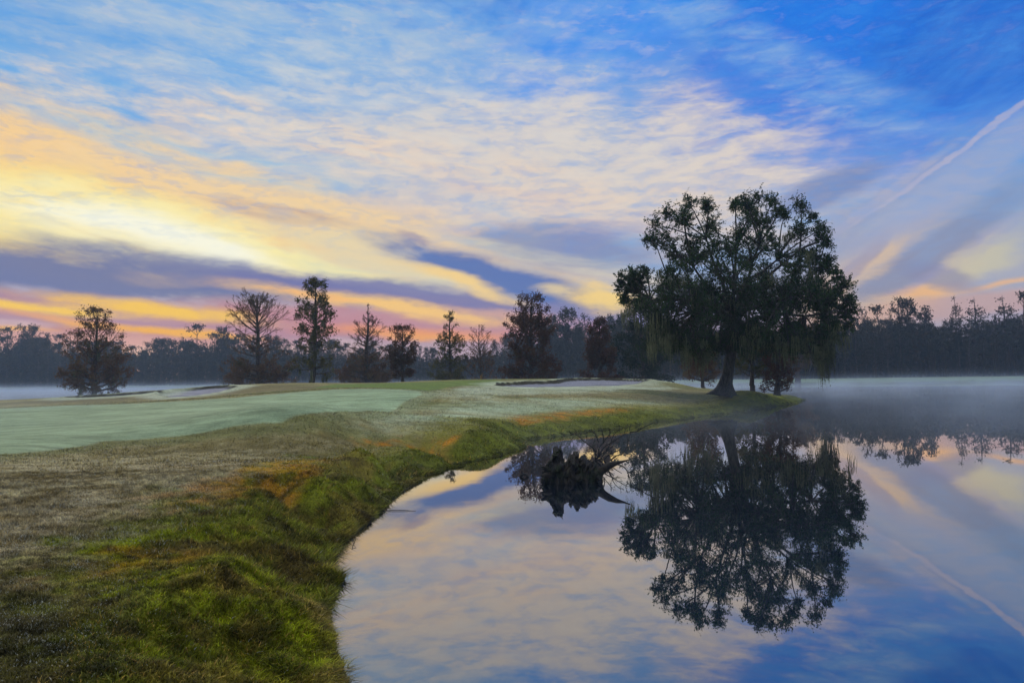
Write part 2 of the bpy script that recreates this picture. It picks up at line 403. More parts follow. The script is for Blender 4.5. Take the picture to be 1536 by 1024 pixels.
# ------------------------------------------------------------------ grass
def make_blades(x, y, z, h, w, col, lean, bend, seg2=True, dirx=None, diry=None):
    n = len(x)
    a = rng.uniform(0, 2 * PI, n)
    wx = np.cos(a) * w * .5; wy = np.sin(a) * w * .5
    b = rng.uniform(0, 2 * PI, n)
    lx = np.cos(b) * lean + (0 if dirx is None else dirx); ly = np.sin(b) * lean + (0 if diry is None else diry)
    base = np.stack([x, y, z - .003], -1)
    W2 = np.stack([wx, wy, np.zeros(n)], -1)
    mid = base + np.stack([lx * h * .4, ly * h * .4, h * .6], -1)
    tip = base + np.stack([lx * h * (1 + bend), ly * h * (1 + bend), h * (1 - bend * .5)], -1)
    if seg2:
        V = np.stack([base - W2, base + W2, mid + W2 * .8, mid - W2 * .8, tip], 1).reshape(-1, 3)
        i = np.arange(n)[:, None] * 5
        F4 = i + np.array([[0, 1, 2, 3]]); F3 = i + np.array([[3, 2, 4]])
        k = 5
    else:
        V = np.stack([base - W2, base + W2, tip], 1).reshape(-1, 3)
        F4 = np.zeros((0, 4), int); F3 = np.arange(n)[:, None] * 3 + np.array([[0, 1, 2]]); k = 3
    C = np.repeat(col, k, axis=0).reshape(n, k, 3)
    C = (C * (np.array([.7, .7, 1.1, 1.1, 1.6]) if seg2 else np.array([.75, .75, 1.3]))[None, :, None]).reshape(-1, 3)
    return V, F4, F3, C

def cat_parts(parts):
    Vs = []; F4s = []; F3s = []; Cs = []; off = 0
    for V, F4, F3, C in parts:
        Vs.append(V); F4s.append(F4 + off); F3s.append(F3 + off); Cs.append(C); off += len(V)
    return np.concatenate(Vs), [np.concatenate(F4s), np.concatenate(F3s)], np.concatenate(Cs)

def scatter(n, y0, y1, u0, u1, power=1.0):
    """random points in a wedge in front of the viewer, a little wider than the view"""
    r = rng.random(n); Y = np.sqrt(y0 ** 2 + r ** power * (y1 ** 2 - y0 ** 2))
    X = Y * rng.uniform(u0, u1, n)
    return X, Y

parts = []
for (n, y0, y1, hh, ww, s2) in ((360000, 2.2, 6.5, .021, .0056, True), (300000, 6.5, 12, .028, .0085, False), (170000, 12, 24, .032, .013, False), (110000, 24, 48, .04, .022, False)):
    X, Y = scatter(n, y0, y1, -.95, .42 if y0 > 10 else .12)
    Z, dn, dfx, t = land_z(X, Y)
    col = turf_colour(X, Y, dn, dfx, t)
    ggm = sdf(G_POLY, X, Y); aam = sdf(A_POLY, X, Y)
    keep = (dn > -.02) & (ggm < -.05) & (aam < 0)
    for bp in BUNK: keep &= sdf(bp, X, Y) < -.3
    cl = fbm(X * 2.2, Y * 2.2, 3)
    keep &= rng.random(n) < (.55 + .9 * sm(.35, .65, cl))
    X, Y, Z, dn, t, col, cl = X[keep], Y[keep], Z[keep], dn[keep], t[keep], col[keep], cl[keep]
    k = len(X)
    bank = sm(1.25, .6, dn / 1.7)
    edge = sm(.28, .02, dn)
    h = hh * rng.uniform(.5, 1.5, k) * (.8 + 1.0 * sm(.35, .7, cl * .5 + .5 * fbm(X * 9, Y * 9, 2))) * (1 + .45 * bank) * (1 + .5 * edge)
    v = (rng.uniform(.4, 1.9, k) * (.5 + 1.0 * sm(.3, .7, fbm(X * 13, Y * 13, 3))))[:, None]
    col = np.clip(col * v, 0, 1)
    fr_m = rng.random(k) < (.20 * (1 - bank) + .014) * (.3 + sm(.4, .6, fbm(X * 3 + 9, Y * 3, 3))); h = np.where(fr_m, h * .6, h); fro = fr_m[:, None]
    col = np.where(fro, lin((190, 192, 176)), col)
    dry = ((rng.random(k) < .08) & (bank > .3))[:, None]
    col = np.where(dry, lin((150, 122, 54)) * v, col)
    e = .35
    gx = (land_z(X + .1, Y)[1] - dn) / .1; gy = (land_z(X, Y + .1)[1] - dn) / .1
    gl_ = np.hypot(gx, gy) + 1e-6
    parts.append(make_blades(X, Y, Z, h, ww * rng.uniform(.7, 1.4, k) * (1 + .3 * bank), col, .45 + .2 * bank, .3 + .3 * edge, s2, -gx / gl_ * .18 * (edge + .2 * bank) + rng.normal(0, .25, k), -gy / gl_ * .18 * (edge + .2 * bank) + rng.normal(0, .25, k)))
# longer fringe drooping at the water line
n = 60000
Y = rng.uniform(3.2, 30, n) ** 1.0; 
seg = NEAR[5:48]; L = np.hypot(*(seg[1:] - seg[:-1]).T)
pr = L / (3 + seg[:-1, 1]); pr /= pr.sum()
i = rng.choice(len(L), n, p=pr); f = rng.random(n)
X = seg[i, 0] + (seg[i + 1, 0] - seg[i, 0]) * f + rng.normal(0, .16, n); Y = seg[i, 1] + (seg[i + 1, 1] - seg[i, 1]) * f + rng.normal(0, .16, n)
Z, dn, dfx, t = land_z(X, Y)
keep = (dn > -.03) & (dn < .22) & (fbm(X * 3, Y * 3, 2) > .42)
X, Y, Z, dn, t = X[keep], Y[keep], Z[keep], dn[keep], t[keep]; k = len(X)
col = turf_colour(X, Y, dn + .3, np.full(k, -50.), t + .2) * rng.uniform(.35, 1.1, k)[:, None]
gx = (land_z(X + .1, Y)[1] - dn) / .1; gy = (land_z(X, Y + .1)[1] - dn) / .1; gl_ = np.hypot(gx, gy) + 1e-6
D = np.hypot(X, Y)
parts.append(make_blades(X, Y, Z, rng.uniform(.015, .05, k) * (1 + .8 * (rng.random(k) < .04)), .006 + .0007 * D, col, .8, .4, True, -gx / gl_ * .5 + rng.normal(0, .3, k), -gy / gl_ * .5 + rng.normal(0, .3, k)))
V, Fs, C = cat_parts(parts)
M_GRASS = leaf_mat('grass_blades', [(60, 80, 20), (80, 90, 30)], rough=.6, trans=.3, use_tint=True)
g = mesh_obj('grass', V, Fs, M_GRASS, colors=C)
tag(g, 'short frosty turf and lush green grass on the lake bank', 'grass', kind='stuff')

# ------------------------------------------------------------------ tree machinery (numpy polylines)
def nrm(v): return v / (np.linalg.norm(v, axis=-1, keepdims=True) + 1e-9)

def perp(d):
    a = np.where(np.abs(d[..., 2:3]) < .9, np.array([0, 0, 1.0]), np.array([1.0, 0, 0]))
    u = nrm(np.cross(d, a)); return u, np.cross(d, u)

def tubes(P, R, n=4):
    """P (N,m,3) polylines, R (N,m) radii -> verts, quads"""
    N, m_, _ = P.shape
    T = np.empty_like(P); T[:, 1:-1] = P[:, 2:] - P[:, :-2]; T[:, 0] = P[:, 1] - P[:, 0]; T[:, -1] = P[:, -1] - P[:, -2]
    T = nrm(T)
    u, v = perp(T[:, :1]); u = np.repeat(u, m_, 1)
    u = nrm(u - T * (u * T).sum(-1, keepdims=True)); v = np.cross(T, u)
    a = np.arange(n) * 2 * PI / n
    ring = P[:, :, None] + R[:, :, None, None] * (u[:, :, None] * np.cos(a)[None, None, :, None] + v[:, :, None] * np.sin(a)[None, None, :, None])
    V = ring.reshape(-1, 3)
    base = (np.arange(N)[:, None, None] * m_ + np.arange(m_ - 1)[None, :, None]) * n
    j = np.arange(n)[None, None, :]; j2 = (j + 1) % n
    Q = np.stack(np.broadcast_arrays(base + j, base + j2, base + n + j2, base + n + j), -1).reshape(-1, 4)
    return V, Q

def sprout(P, R, k, length, ang, up=.1, m_=4, wig=.12, f0=.25, rfac=.5, lenjit=.35, taper=True):
    """k children from each polyline; length is a fraction of the parent's (or array)"""
    N, pm, _ = P.shape
    f = rng.uniform(f0, 1.0, (N, k)); s = f * (pm - 1); i = np.clip(s.astype(int), 0, pm - 2); fr_ = s - i
    r = np.arange(N)[:, None]
    A_ = P[r, i]; B_ = P[r, i + 1]; st = A_ + (B_ - A_) * fr_[..., None]
    d = nrm(B_ - A_)
    u, v = perp(d); th = rng.uniform(0, 2 * PI, (N, k, 1))
    side = u * np.cos(th) + v * np.sin(th)
    a = rng.uniform(ang[0], ang[1], (N, k, 1))
    d = nrm(d * np.cos(a) + side * np.sin(a) + np.array([0, 0, up]))
    Ln = np.linalg.norm(P[:, -1] - P[:, 0], axis=-1)[:, None]
    L_ = (Ln * length if np.isscalar(length) else length) * (1 - (.55 * f if taper else 0)) * rng.uniform(1 - lenjit, 1 + lenjit, (N, k))
    C_ = np.empty((N, k, m_, 3)); C_[:, :, 0] = st
    cur = d
    for q in range(1, m_):
        C_[:, :, q] = C_[:, :, q - 1] + cur * (L_ / (m_ - 1))[..., None]
        cur = nrm(cur + rng.normal(0, wig, cur.shape) + np.array([0, 0, up * .5]))
    Rs = R[r, i] * rfac * np.ones((N, k))
    RR = Rs[..., None] * np.linspace(1, .35, m_)
    return C_.reshape(N * k, m_, 3), RR.reshape(N * k, m_)

def leaves(c, size, droop=0.0, aspect=.55):
    n = len(c)
    d = nrm(rng.normal(0, 1, (n, 3)) - np.array([0, 0, droop]))
    u, v = perp(d); th = rng.uniform(0, 2 * PI, (n, 1)); s = u * np.cos(th) + v * np.sin(th)
    size = np.asarray(size) * rng.uniform(.6, 1.4, n); size = size[:, None]
    V = np.stack([c - d * size * .5, c + s * size * aspect * .5, c + d * size * .5, c - s * size * aspect * .5], 1).reshape(-1, 3)
    return V, np.arange(n * 4).reshape(n, 4)

def along(P, k, jit):
    N, pm, _ = P.shape
    f = rng.uniform(.1, 1.0, (N, k)); s = f * (pm - 1); i = np.clip(s.astype(int), 0, pm - 2); fr_ = (s - i)[..., None]
    r = np.arange(N)[:, None]
    return (P[r, i] * (1 - fr_) + P[r, i + 1] * fr_ + rng.normal(0, jit, (N, k, 3))).reshape(-1, 3)

def join(L):
    Vs = []; Qs = []; off = 0
    for V, Q in L:
        Vs.append(V); Qs.append(Q + off); off += len(V)
    return np.concatenate(Vs), np.concatenate(Qs)

def moss_mesh(anchors, lmin, lmax, width, strands=9, spread=.12):
    """hanging beards: a bunch of tapering, wavy strands under each anchor"""
    N = len(anchors); L_ = rng.uniform(lmin, lmax, N)
    a = np.repeat(anchors, strands, 0) + rng.normal(0, 1, (N * strands, 3)) * np.array([spread, spread, spread * .4])
    Ls = np.repeat(L_, strands) * rng.uniform(.45, 1.0, N * strands)
    m_ = 6; P = np.empty((N * strands, m_, 3)); P[:, 0] = a
    for q in range(1, m_):
        P[:, q] = P[:, q - 1] + np.stack([rng.normal(0, .035, len(a)), rng.normal(0, .035, len(a)), -Ls / (m_ - 1)], -1)
    R = width * rng.uniform(.6, 1.3, len(a))[:, None] * np.array([.5, 1, .85, .65, .4, .08])
    R = R * rng.uniform(.6, 1.4, R.shape)
    V, Q = tubes(P, R, 3)
    fl = along(P[:, 1:], 5, .035); V2, Q2 = leaves(fl, np.full(len(fl), width * 3.2), droop=2.0, aspect=.45)
    return join([(V, Q), (V2, Q2)])

def flare_trunk(pts, rad, n=12, roots=5, root_r=.8, seed=0):
    """trunk as one continuous tube whose foot spreads into buttress roots"""
    pts = np.array(pts, float)[None]; rad = np.array(rad, float)[None]
    V, Q = tubes(pts, rad, n)
    V = V.reshape(-1, n, 3); base = pts[0, 0]
    for k in range(len(V)):
        cen = pts[0, k]; hgt = cen[2] - base[2]
        fl = root_r * math.exp(-hgt / .45)
        for j in range(n):
            d = V[k, j] - cen; a = math.atan2(d[1], d[0])
            w = .35 + .65 * max(0, math.cos(a * roots / 1.0 + seed)) ** 1.5
            l = math.hypot(d[0], d[1]) + 1e-6
            V[k, j, 0] += d[0] / l * fl * w; V[k, j, 1] += d[1] / l * fl * w
    return V.reshape(-1, 3), Q

def gen_tree(Ht, prof, n1=34, tb=.12, up_ang=(5, 60), leaf=None, leaf_size=.12, leaf_n=4, leaf_fn=None, twig=.012, k2=5, k3=4, seed=1, trunk_r=.2, moss=0, roots=True, trunk_top=1.0, curve=.12):
    """returns dict part -> (V, Q). prof(t) = half width at height fraction t"""
    st = rng.bit_generator.state
    rng.bit_generator.state = np.random.default_rng(seed).bit_generator.state
    m_ = 9; tz = np.linspace(0, Ht * trunk_top, m_)
    off = np.cumsum(rng.normal(0, Ht * .006, (m_, 2)), 0); off[0] = 0
    tp = np.concatenate([off, tz[:, None]], 1)
    tr = trunk_r * (1 - tz / (Ht * trunk_top)) ** .8 + trunk_r * .06
    # extra rings at the foot
    tz2 = np.array([-.25, 0, .15, .35, .7]); foot = np.stack([tz2 * 0, tz2 * 0, tz2], -1)
    pts = np.concatenate([foot, tp[1:]]); rr = np.concatenate([np.full(5, trunk_r) * np.array([1.1, 1.05, 1, 1, .98]), tr[1:]])
    trunk = flare_trunk(pts, rr, 10, 5, trunk_r * 1.2, seed)
    tg = np.linspace(tb, .985, 200); wg = np.array([prof(a) for a in tg]); wg = wg / wg.max() + .10; cg = np.cumsum(wg); cg /= cg[-1]
    t = np.interp(np.sort(rng.random(n1)), cg, tg)
    az = np.arange(n1) * 2.39996 + rng.uniform(-.4, .4, n1)
    s = t * (m_ - 1); i = np.clip(s.astype(int), 0, m_ - 2); f = (s - i)[:, None]
    st0 = tp[i] * (1 - f) + tp[i + 1] * f
    el = np.radians(up_ang[0] + (up_ang[1] - up_ang[0]) * t ** 1.2 + rng.uniform(-10, 10, n1))
    ln = np.array([prof(a) for a in t]) * rng.uniform(.72, 1.1, n1) / np.cos(np.clip(el, 0, 1.1)) ** .6
    d = np.stack([np.cos(az) * np.cos(el), np.sin(az) * np.cos(el), np.sin(el)], -1)
    mm = 5; P1 = np.empty((n1, mm, 3)); P1[:, 0] = st0; cur = d
    for q in range(1, mm):
        P1[:, q] = P1[:, q - 1] + cur * (ln / (mm - 1))[:, None]
        cur = nrm(cur + rng.normal(0, .09, cur.shape) + np.array([0, 0, curve]))
    P1[..., 2] = np.minimum(P1[..., 2], Ht)
    R1 = (trunk_r * .30 * (1 - t * .65) + .008)[:, None] * np.linspace(1, .25, mm)
    P2, R2 = sprout(P1, R1, k2, .45, (.45, 1.0), .12, 4, .16)
    P3, R3 = sprout(P2, R2, k3, .5, (.4, 1.0), .08, 3, .2, rfac=.7)
    R2 = np.maximum(R2, twig * .9); R3 = np.maximum(R3 * 0 + twig * .7, 0) * np.linspace(1, .5, 3)
    limb = join([trunk, tubes(P1, np.maximum(R1, twig), 4)])
    crown = [tubes(P2, R2, 3), tubes(P3, R3, 3)]
    if leaf_n:
        c_ = np.concatenate([along(P3, leaf_n, leaf_size * .8), along(P2, leaf_n, leaf_size)])
        if leaf_fn is not None: c_ = c_[rng.random(len(c_)) < np.array(leaf_fn(c_[:, 2] / Ht))]
        crown.append(leaves(c_, leaf_size))
    res = {'trunk': limb, 'crown': join(crown)}
    if moss:
        P = along(P1, 3, .1); P = P[rng.permutation(len(P))[:moss]]
        res['moss'] = [moss_mesh(P[q:q + 1] * np.array([1, 1, .75]), .9, 2.4, .03, 22, .07) for q in range(len(P))]
    rng.bit_generator.state = st
    return res

def ground_z(x, y): return float(land_z(np.array([x]), np.array([y]))[0][0])

def put_tree(name, label, cat, px, Y, top_py, hw_px, prof01, mats, group=None, **kw):
    top = at_y(px, top_py, Y); x = top[0]
    gz = max(ground_z(x, Y), -.1)
    Ht = top[2] - gz; hw = hw_px * Y / F
    res = gen_tree(Ht, lambda t: max(.02, np.interp(t, *prof01)) * hw, **kw)
    r = empty(name, (x, Y, gz)); tag(r, label, cat, group)
    mesh_obj('trunk', *res['trunk'], M_BARK2, r, smooth=True)
    mesh_obj('crown', *res['crown'], mats, r)
    for mo in res.get('moss', []): mesh_obj('hanging_moss', *mo, M_MOSS, r)
    return r

P_ROUND = ([0, .12, .25, .45, .6, .75, .88, 1], [.7, .95, 1, 1, .95, .8, .5, .05])
P_CONE = ([0, .12, .3, .5, .7, .85, 1], [.6, .95, 1, .85, .5, .25, .03])
P_EGG = ([0, .2, .35, .5, .65, .8, .92, 1], [.5, .7, .85, 1, .9, .75, .5, .1])
P_COL = ([0, .1, .3, .6, .8, .92, 1], [.6, .8, .9, .9, .75, .5, .08])
P_TALL = ([0, .15, .3, .45, .6, .75, .9, 1], [.3, .7, .8, .75, 1, .8, .5, .1])
low = lambda h: np.clip(1.15 - 1.5 * h, .10, 1)
G = 'separate trees standing behind the putting green'
put_tree('cypress_tree', 'rusty round-topped tree with moss skirts, alone at far left beside the pale water', 'tree', 143, 85, 465, 50, ([0, .15, .4, .6, .72, .85, .95, 1], [.7, 1, 1, .85, .5, .5, .3, .05]), M_BROWN, G, n1=64, leaf_n=13, leaf_size=.19, twig=.02, seed=11, moss=14, trunk_r=.3, leaf_fn=lambda h: np.clip(1.35 - 1.1 * h, .35, 1), tb=.1)
put_tree('cypress_tree', 'bare fan-shaped tree left of the tall leafy tree', 'tree', 386, 92, 443, 50, ([0, .1, .3, .45, .62, .78, .9, 1], [.9, 1.1, .9, .7, 1, .75, .4, .05]), M_BROWN, G, n1=90, leaf_n=12, leaf_size=.17, twig=.024, k2=7, k3=6, seed=12, trunk_r=.36, leaf_fn=lambda h: np.clip(1.6 - 3.0 * h, .03, 1), tb=.08, up_ang=(-5, 55))
put_tree('cypress_tree', 'tallest and leafiest of the trees behind the green, moss at its foot', 'tree', 468, 76, 421, 37, ([0, .15, .3, .42, .55, .75, .9, 1], [.5, .8, .85, .8, 1, .7, .5, .2]), M_OLIVE, G, n1=58, leaf_n=5, leaf_size=.21, twig=.018, seed=13, trunk_r=.3, moss=14, tb=.14, up_ang=(0, 45))
put_tree('cypress_tree', 'bare pointed tree with a thin spire, right of the tallest tree', 'tree', 550, 98, 455, 38, ([0, .1, .3, .5, .65, .8, .87, 1], [.9, 1.1, 1, .75, .72, .32, .12, .02]), M_BROWN, G, n1=95, leaf_n=12, leaf_size=.16, twig=.024, k2=7, k3=6, seed=14, trunk_r=.34, leaf_fn=lambda h: np.clip(1.5 - 3.0 * h, .015, 1), tb=.06, up_ang=(-8, 52))
put_tree('cypress_tree', 'small rust-brown oval tree between two pointed trees', 'tree', 604, 82, 491, 27, P_EGG, M_RUST, G, n1=52, leaf_n=12, leaf_size=.17, twig=.016, seed=15, trunk_r=.22, leaf_fn=lambda h: np.clip(1.3 - 1.1 * h, .2, 1), tb=.14)
put_tree('cypress_tree', 'slim spire-topped tree against the pink sky left of centre', 'tree', 673, 86, 465, 27, ([0, .12, .3, .45, .6, .8, .93, 1], [.9, 1.1, 1.05, .8, .8, .38, .22, .1]), M_OLIVE, G, n1=64, leaf_n=7, leaf_size=.17, twig=.017, seed=16, trunk_r=.22, leaf_fn=lambda h: np.clip(1.2 - 1.0 * h, .3, 1), tb=.08, up_ang=(-5, 35))
t722 = put_tree('maple_tree', 'thin bare tree holding a few bright yellow leaves on its trunk', 'tree', 722, 88, 488, 29, P_ROUND, M_BROWN, G, n1=54, leaf_n=4, leaf_size=.15, twig=.018, seed=17, trunk_r=.16, leaf_fn=lambda h: np.clip(1.2 - 1.6 * h, .1, 1), tb=.15, up_ang=(20, 60))
c_ = np.stack([rng.normal(0, .12, 60), rng.normal(-.5, .1, 60), rng.normal(2.3, .28, 60)], -1)
lv = mesh_obj('yellow_leaves', *leaves(c_, np.full(60, .16)), M_YELLOW, t722); lv['label'] = 'tuft of bright yellow leaves'
put_tree('cypress_tree', 'broad dense brown tree, the widest just left of the bunker', 'tree', 793, 80, 445, 42, ([0, .1, .3, .55, .7, .85, .95, 1], [.9, 1, 1, .95, .85, .6, .4, .1]), M_RUST, G, n1=74, leaf_n=12, leaf_size=.21, twig=.02, k2=6, seed=18, trunk_r=.34, leaf_fn=lambda h: np.clip(1.3 - 1.0 * h, .25, 1), tb=.08)
put_tree('cypress_tree', 'reddish cone-shaped tree behind the right end of the bunker', 'tree', 897, 84, 472, 32, ([0, .1, .3, .55, .75, .9, 1], [1, 1, .95, .7, .5, .25, .05]), M_RUST, G, n1=66, leaf_n=14, leaf_size=.2, twig=.018, seed=19, trunk_r=.26, leaf_fn=lambda h: np.clip(1.2 - .7 * h, .45, 1), tb=.05)
put_tree('oak_tree', 'dark green leafy tree half hidden by the left edge of the big mossy oak', 'tree', 962, 86, 452, 46, P_ROUND, M_GREEN, G, n1=64, leaf_n=8, leaf_size=.25, twig=.018, seed=20, trunk_r=.3, tb=.05)
G2 = 'small trees on the tip of the peninsula beneath the big oak'
put_tree('cypress_tree', 'dark little tree just left of the big oak trunk', 'tree', 1053, 66, 500, 30, P_ROUND, M_BROWN, G2, n1=44, leaf_n=8, leaf_size=.16, twig=.012, seed=21, trunk_r=.18, tb=.22)
put_tree('cypress_tree', 'small olive-brown tree just right of the big oak trunk', 'tree', 1126, 58, 492, 36, P_ROUND, M_OLIVE, G2, n1=44, leaf_n=8, leaf_size=.15, twig=.011, seed=22, trunk_r=.2, tb=.22)
put_tree('cypress_tree', 'little rusty tree nearest the tip with twigs low on its trunk', 'tree', 1163, 56, 500, 32, ([0, .1, .3, .6, .8, 1], [.5, .9, .8, 1, .7, .1]), M_RUST, G2, n1=50, leaf_n=7, leaf_size=.14, twig=.011, seed=23, trunk_r=.22, tb=.06)
put_tree('cypress_tree', 'flare-footed cypress on the pale far lawn seen beneath the oak', 'tree', 1194, 142, 486, 30, P_ROUND, M_BROWN, None, n1=40, leaf_n=6, leaf_size=.3, twig=.03, seed=24, trunk_r=.55, tb=.22)

# ------------------------------------------------------------------ the big mossy oak
OY = 45.0
ob = at_y(1085, 589, OY); ogz = ground_z(ob[0], OY); 
oak = empty('oak_tree', (ob[0], OY, ogz)); tag(oak, 'huge mossy live oak leaning over the lake at the end of the peninsula', 'tree')
def OP(px, py, dy=0.0):
    p = at_y(px, py, OY + dy); return p - np.array([ob[0], OY, ogz])
clus = [  # px, py, radius px, density
    (1035, 307, 17, 1), (1003, 321, 16, 1), (984, 338, 15, .9), (1062, 313, 12, .9), (982, 362, 12, .7), (1003, 366, 16, .8), (1028, 334, 17, 1), (1068, 342, 17, 1), (1042, 362, 18, .9), (1010, 386, 14, .7), (1072, 368, 17, .9), (1003, 408, 11, .6), (1031, 398, 16, .7),
    (1102, 308, 10, .9), (1117, 308, 13, .9), (1135, 301, 15, 1), (1158, 304, 15, 1), (1168, 318, 12, 1), (1126, 330, 17, 1), (1149, 337, 16, 1), (1110, 350, 16, .9), (1134, 364, 17, 1), (1100, 378, 18, 1), (1155, 362, 14, .7),
    (1201, 310, 14, 1), (1218, 326, 14, .9), (1230, 346, 14, .9), (1239, 364, 10, .8), (1197, 343, 16, .9), (1219, 383, 15, .8), (1244, 392, 12, .8), (1196, 380, 15, .8), (1226, 406, 16, .8), (1190, 408, 16, .9), (1250, 408, 9, .7),
    (934, 430, 11, .9), (950, 414, 13, 1), (968, 410, 12, .9), (937, 444, 10, .8), (957, 432, 13, .9), (930, 418, 7, .5),
    (1266, 430, 13, 1), (1273, 450, 13, 1), (1250, 443, 14, 1), (1275, 470, 13, 1), (1258, 467, 15, 1), (1232, 453, 16, 1), (1268, 488, 13, .9), (1240, 487, 16, 1), (1250, 505, 13, .8),
    (1050, 385, 14, .8), (1075, 400, 20, 1), (1120, 395, 20, 1), (1150, 400, 17, .9), (1168, 385, 12, .6),
    (962, 456, 10, .5)]
for gx_ in range(985, 1240, 27):
    for gy_ in range(425, 515, 21):
        if gx_ < 1010 and gy_ < 455: continue
        clus.append((gx_ + random.uniform(-8, 8), gy_ + random.uniform(-7, 7), 19, .66))
for gx_ in range(970, 1250, 30): clus.append((gx_ + random.uniform(-6, 6), 520 + random.uniform(-8, 8), 17, .5))
ORG = OP(1096, 480)
s_ = OY / F
cen = []; crad = []; cden = []
for (a, b_, r_, dn_) in clus:
    rho = math.hypot((a - 1105) / 185, (b_ - 430) / 140)
    depth = math.sqrt(max(0.05, 1 - min(1, rho) ** 2)) * 6.5
    reps = 1 + (2 if rho < .85 and b_ > 415 else (1 if rho < .92 else 0))
    for q in range(reps):
        dy = random.uniform(-depth, depth) if reps > 1 or rho < .9 else random.uniform(-1.5, 1.5)
        jx, jy = (0, 0) if q == 0 else (random.uniform(-9, 9), random.uniform(-6, 10))
        cen.append(OP(a + jx, b_ + jy, dy)); crad.append(r_ * s_ * .9); cden.append(dn_)
cen = np.array(cen); crad = np.array(crad); cden = np.array(cden)
# trunk: foot, lean, fork
tp = np.array([OP(1083, 594), OP(1085, 589), OP(1086, 586), OP(1087, 581), OP(1088, 574), OP(1091, 562), OP(1094, 545), OP(1097, 525), OP(1099, 505), OP(1100, 485)])
trr = np.array([.50, .48, .46, .43, .40, .38, .37, .36, .35, .32])
trunk = flare_trunk(tp, trr * .92, 22, 5, .75, .8)
# main limbs: cluster centres grouped by direction
forks = {}
mains = [OP(1040, 400, -1.5), OP(1010, 440, 1), OP(975, 450, -1), OP(1060, 360, 1.5), OP(1105, 370, 2), OP(1140, 365, -1), OP(1165, 390, 1), OP(1200, 375, -1.5), OP(1225, 440, 1), OP(1240, 470, -1), OP(1100, 430, -4), OP(1120, 430, 4), OP(1170, 450, -3.5), OP(1050, 450, 3.8), OP(1040, 470, -4)]
mains = np.array(mains)
def bez(a, b_, c_, d_, m_):
    t = np.linspace(0, 1, m_)[:, None]
    return (1 - t) ** 3 * a + 3 * (1 - t) ** 2 * t * b_ + 3 * (1 - t) * t * t * c_ + t ** 3 * d_
ML = []; MR = []
for k, e in enumerate(mains):
    s0 = tp[-1] * .6 + tp[-3] * .4 if k % 2 else tp[-1]
    v = e - s0; mid = s0 + v * .4 + np.array([0, 0, .25 * np.linalg.norm(v[:2])]) * .6
    pth = bez(s0, s0 + np.array([v[0] * .15, v[1] * .15, abs(v[2]) * .45 + .4]), mid + rng.normal(0, .25, 3), e, 8)
    pth[1:-1] += rng.normal(0, .10, (6, 3))
    ML.append(pth); MR.append(np.linspace(.2, .06, 8))
ML = np.array(ML); MR = np.array(MR)
SL = []; SR = []
pool = ML[:, 3:].reshape(-1, 3); poolr = MR[:, 3:].ravel()
for c__ in cen:
    dd = np.linalg.norm(pool - c__, axis=1) + np.maximum(0, pool[:, 2] - c__[2]) * .6
    j = int(np.argmin(dd + rng.uniform(0, .4, len(dd))))
    s0 = pool[j]; v = c__ - s0
    pth = bez(s0, s0 + v * .3 + rng.normal(0, .12, 3) + np.array([0, 0, .15]), s0 + v * .7 + rng.normal(0, .15, 3), c__, 6)
    SL.append(pth); SR.append(np.linspace(min(poolr[j], .085), .028, 6))
SL = np.array(SL); SR = np.array(SR)
# branchlets inside each cluster
BL = []
for c__, r_, dn_ in zip(cen, crad, cden):
    n = int(36 * dn_)
    d = nrm(rng.normal(0, 1, (n, 3)) + np.array([0, 0, .25])); ln = r_ * rng.uniform(.5, 1.5, n)
    f = rng.uniform(.3, .9, n)[:, None]
    i = int(rng.integers(0, 1))
    P = np.empty((n, 4, 3)); P[:, 0] = c__ + rng.normal(0, r_ * .28, (n, 3)); cur = d
    for q in range(1, 4):
        P[:, q] = P[:, q - 1] + cur * (ln / 3)[:, None]; cur = nrm(cur + rng.normal(0, .28, cur.shape))
    BL.append(P)
BL = np.concatenate(BL); BR = np.full(BL.shape[:2], .016) * np.linspace(1, .5, 4)
TL, TR = sprout(BL, BR, 5, .42, (.4, 1.2), .12, 3, .2, f0=.2, rfac=.6, taper=False)
limbs = join([tubes(ML, MR, 9), tubes(SL, SR, 6)])
mesh_obj('trunk', *trunk, M_BARK, oak, smooth=True)
mesh_obj('limbs', *limbs, M_BARK, oak, smooth=True)
mesh_obj('twigs', *join([tubes(BL, BR, 3), tubes(TL, TR, 3)]), M_BARK, oak)
lc = np.concatenate([along(TL, 4, .04), along(BL, 1, .06)])
mesh_obj('leaves', *leaves(lc, np.full(len(lc), .108), aspect=.6), M_OAK, oak)
# moss beards: drape from the lower canopy, longer toward the rims
MG = []
for (a, b_, n, l0, l1, sp) in [(975, 470, 9, 1.0, 2.6, 20), (1000, 500, 14, 1.0, 2.6, 22), (1030, 510, 12, 1.0, 2.4, 20), (1060, 515, 10, .8, 2.0, 18), (1010, 420, 12, .5, 1.6, 22), (1055, 430, 12, .5, 1.6, 22),
                             (1130, 500, 10, .8, 1.8, 20), (1165, 500, 12, 1.0, 2.4, 20), (1200, 500, 14, 1.0, 2.6, 20), (1228, 515, 14, 1.2, 2.4, 12), (1250, 500, 9, .8, 1.8, 14), (1210, 385, 8, .5, 1.4, 16), (1220, 420, 9, .6, 1.6, 18),
                             (1150, 415, 9, .5, 1.6, 24), (1192, 345, 5, .5, 1.3, 14), (1040, 375, 7, .4, 1.2, 22), (950, 455, 5, .6, 1.5, 12), (1100, 440, 10, .6, 1.8, 24)]:
    MG.append([(OP(a + random.gauss(0, sp * .7), b_ + random.gauss(0, 9), random.uniform(-5, 5)), l0, l1) for q in range(int(n * 1.4))])
beards = []
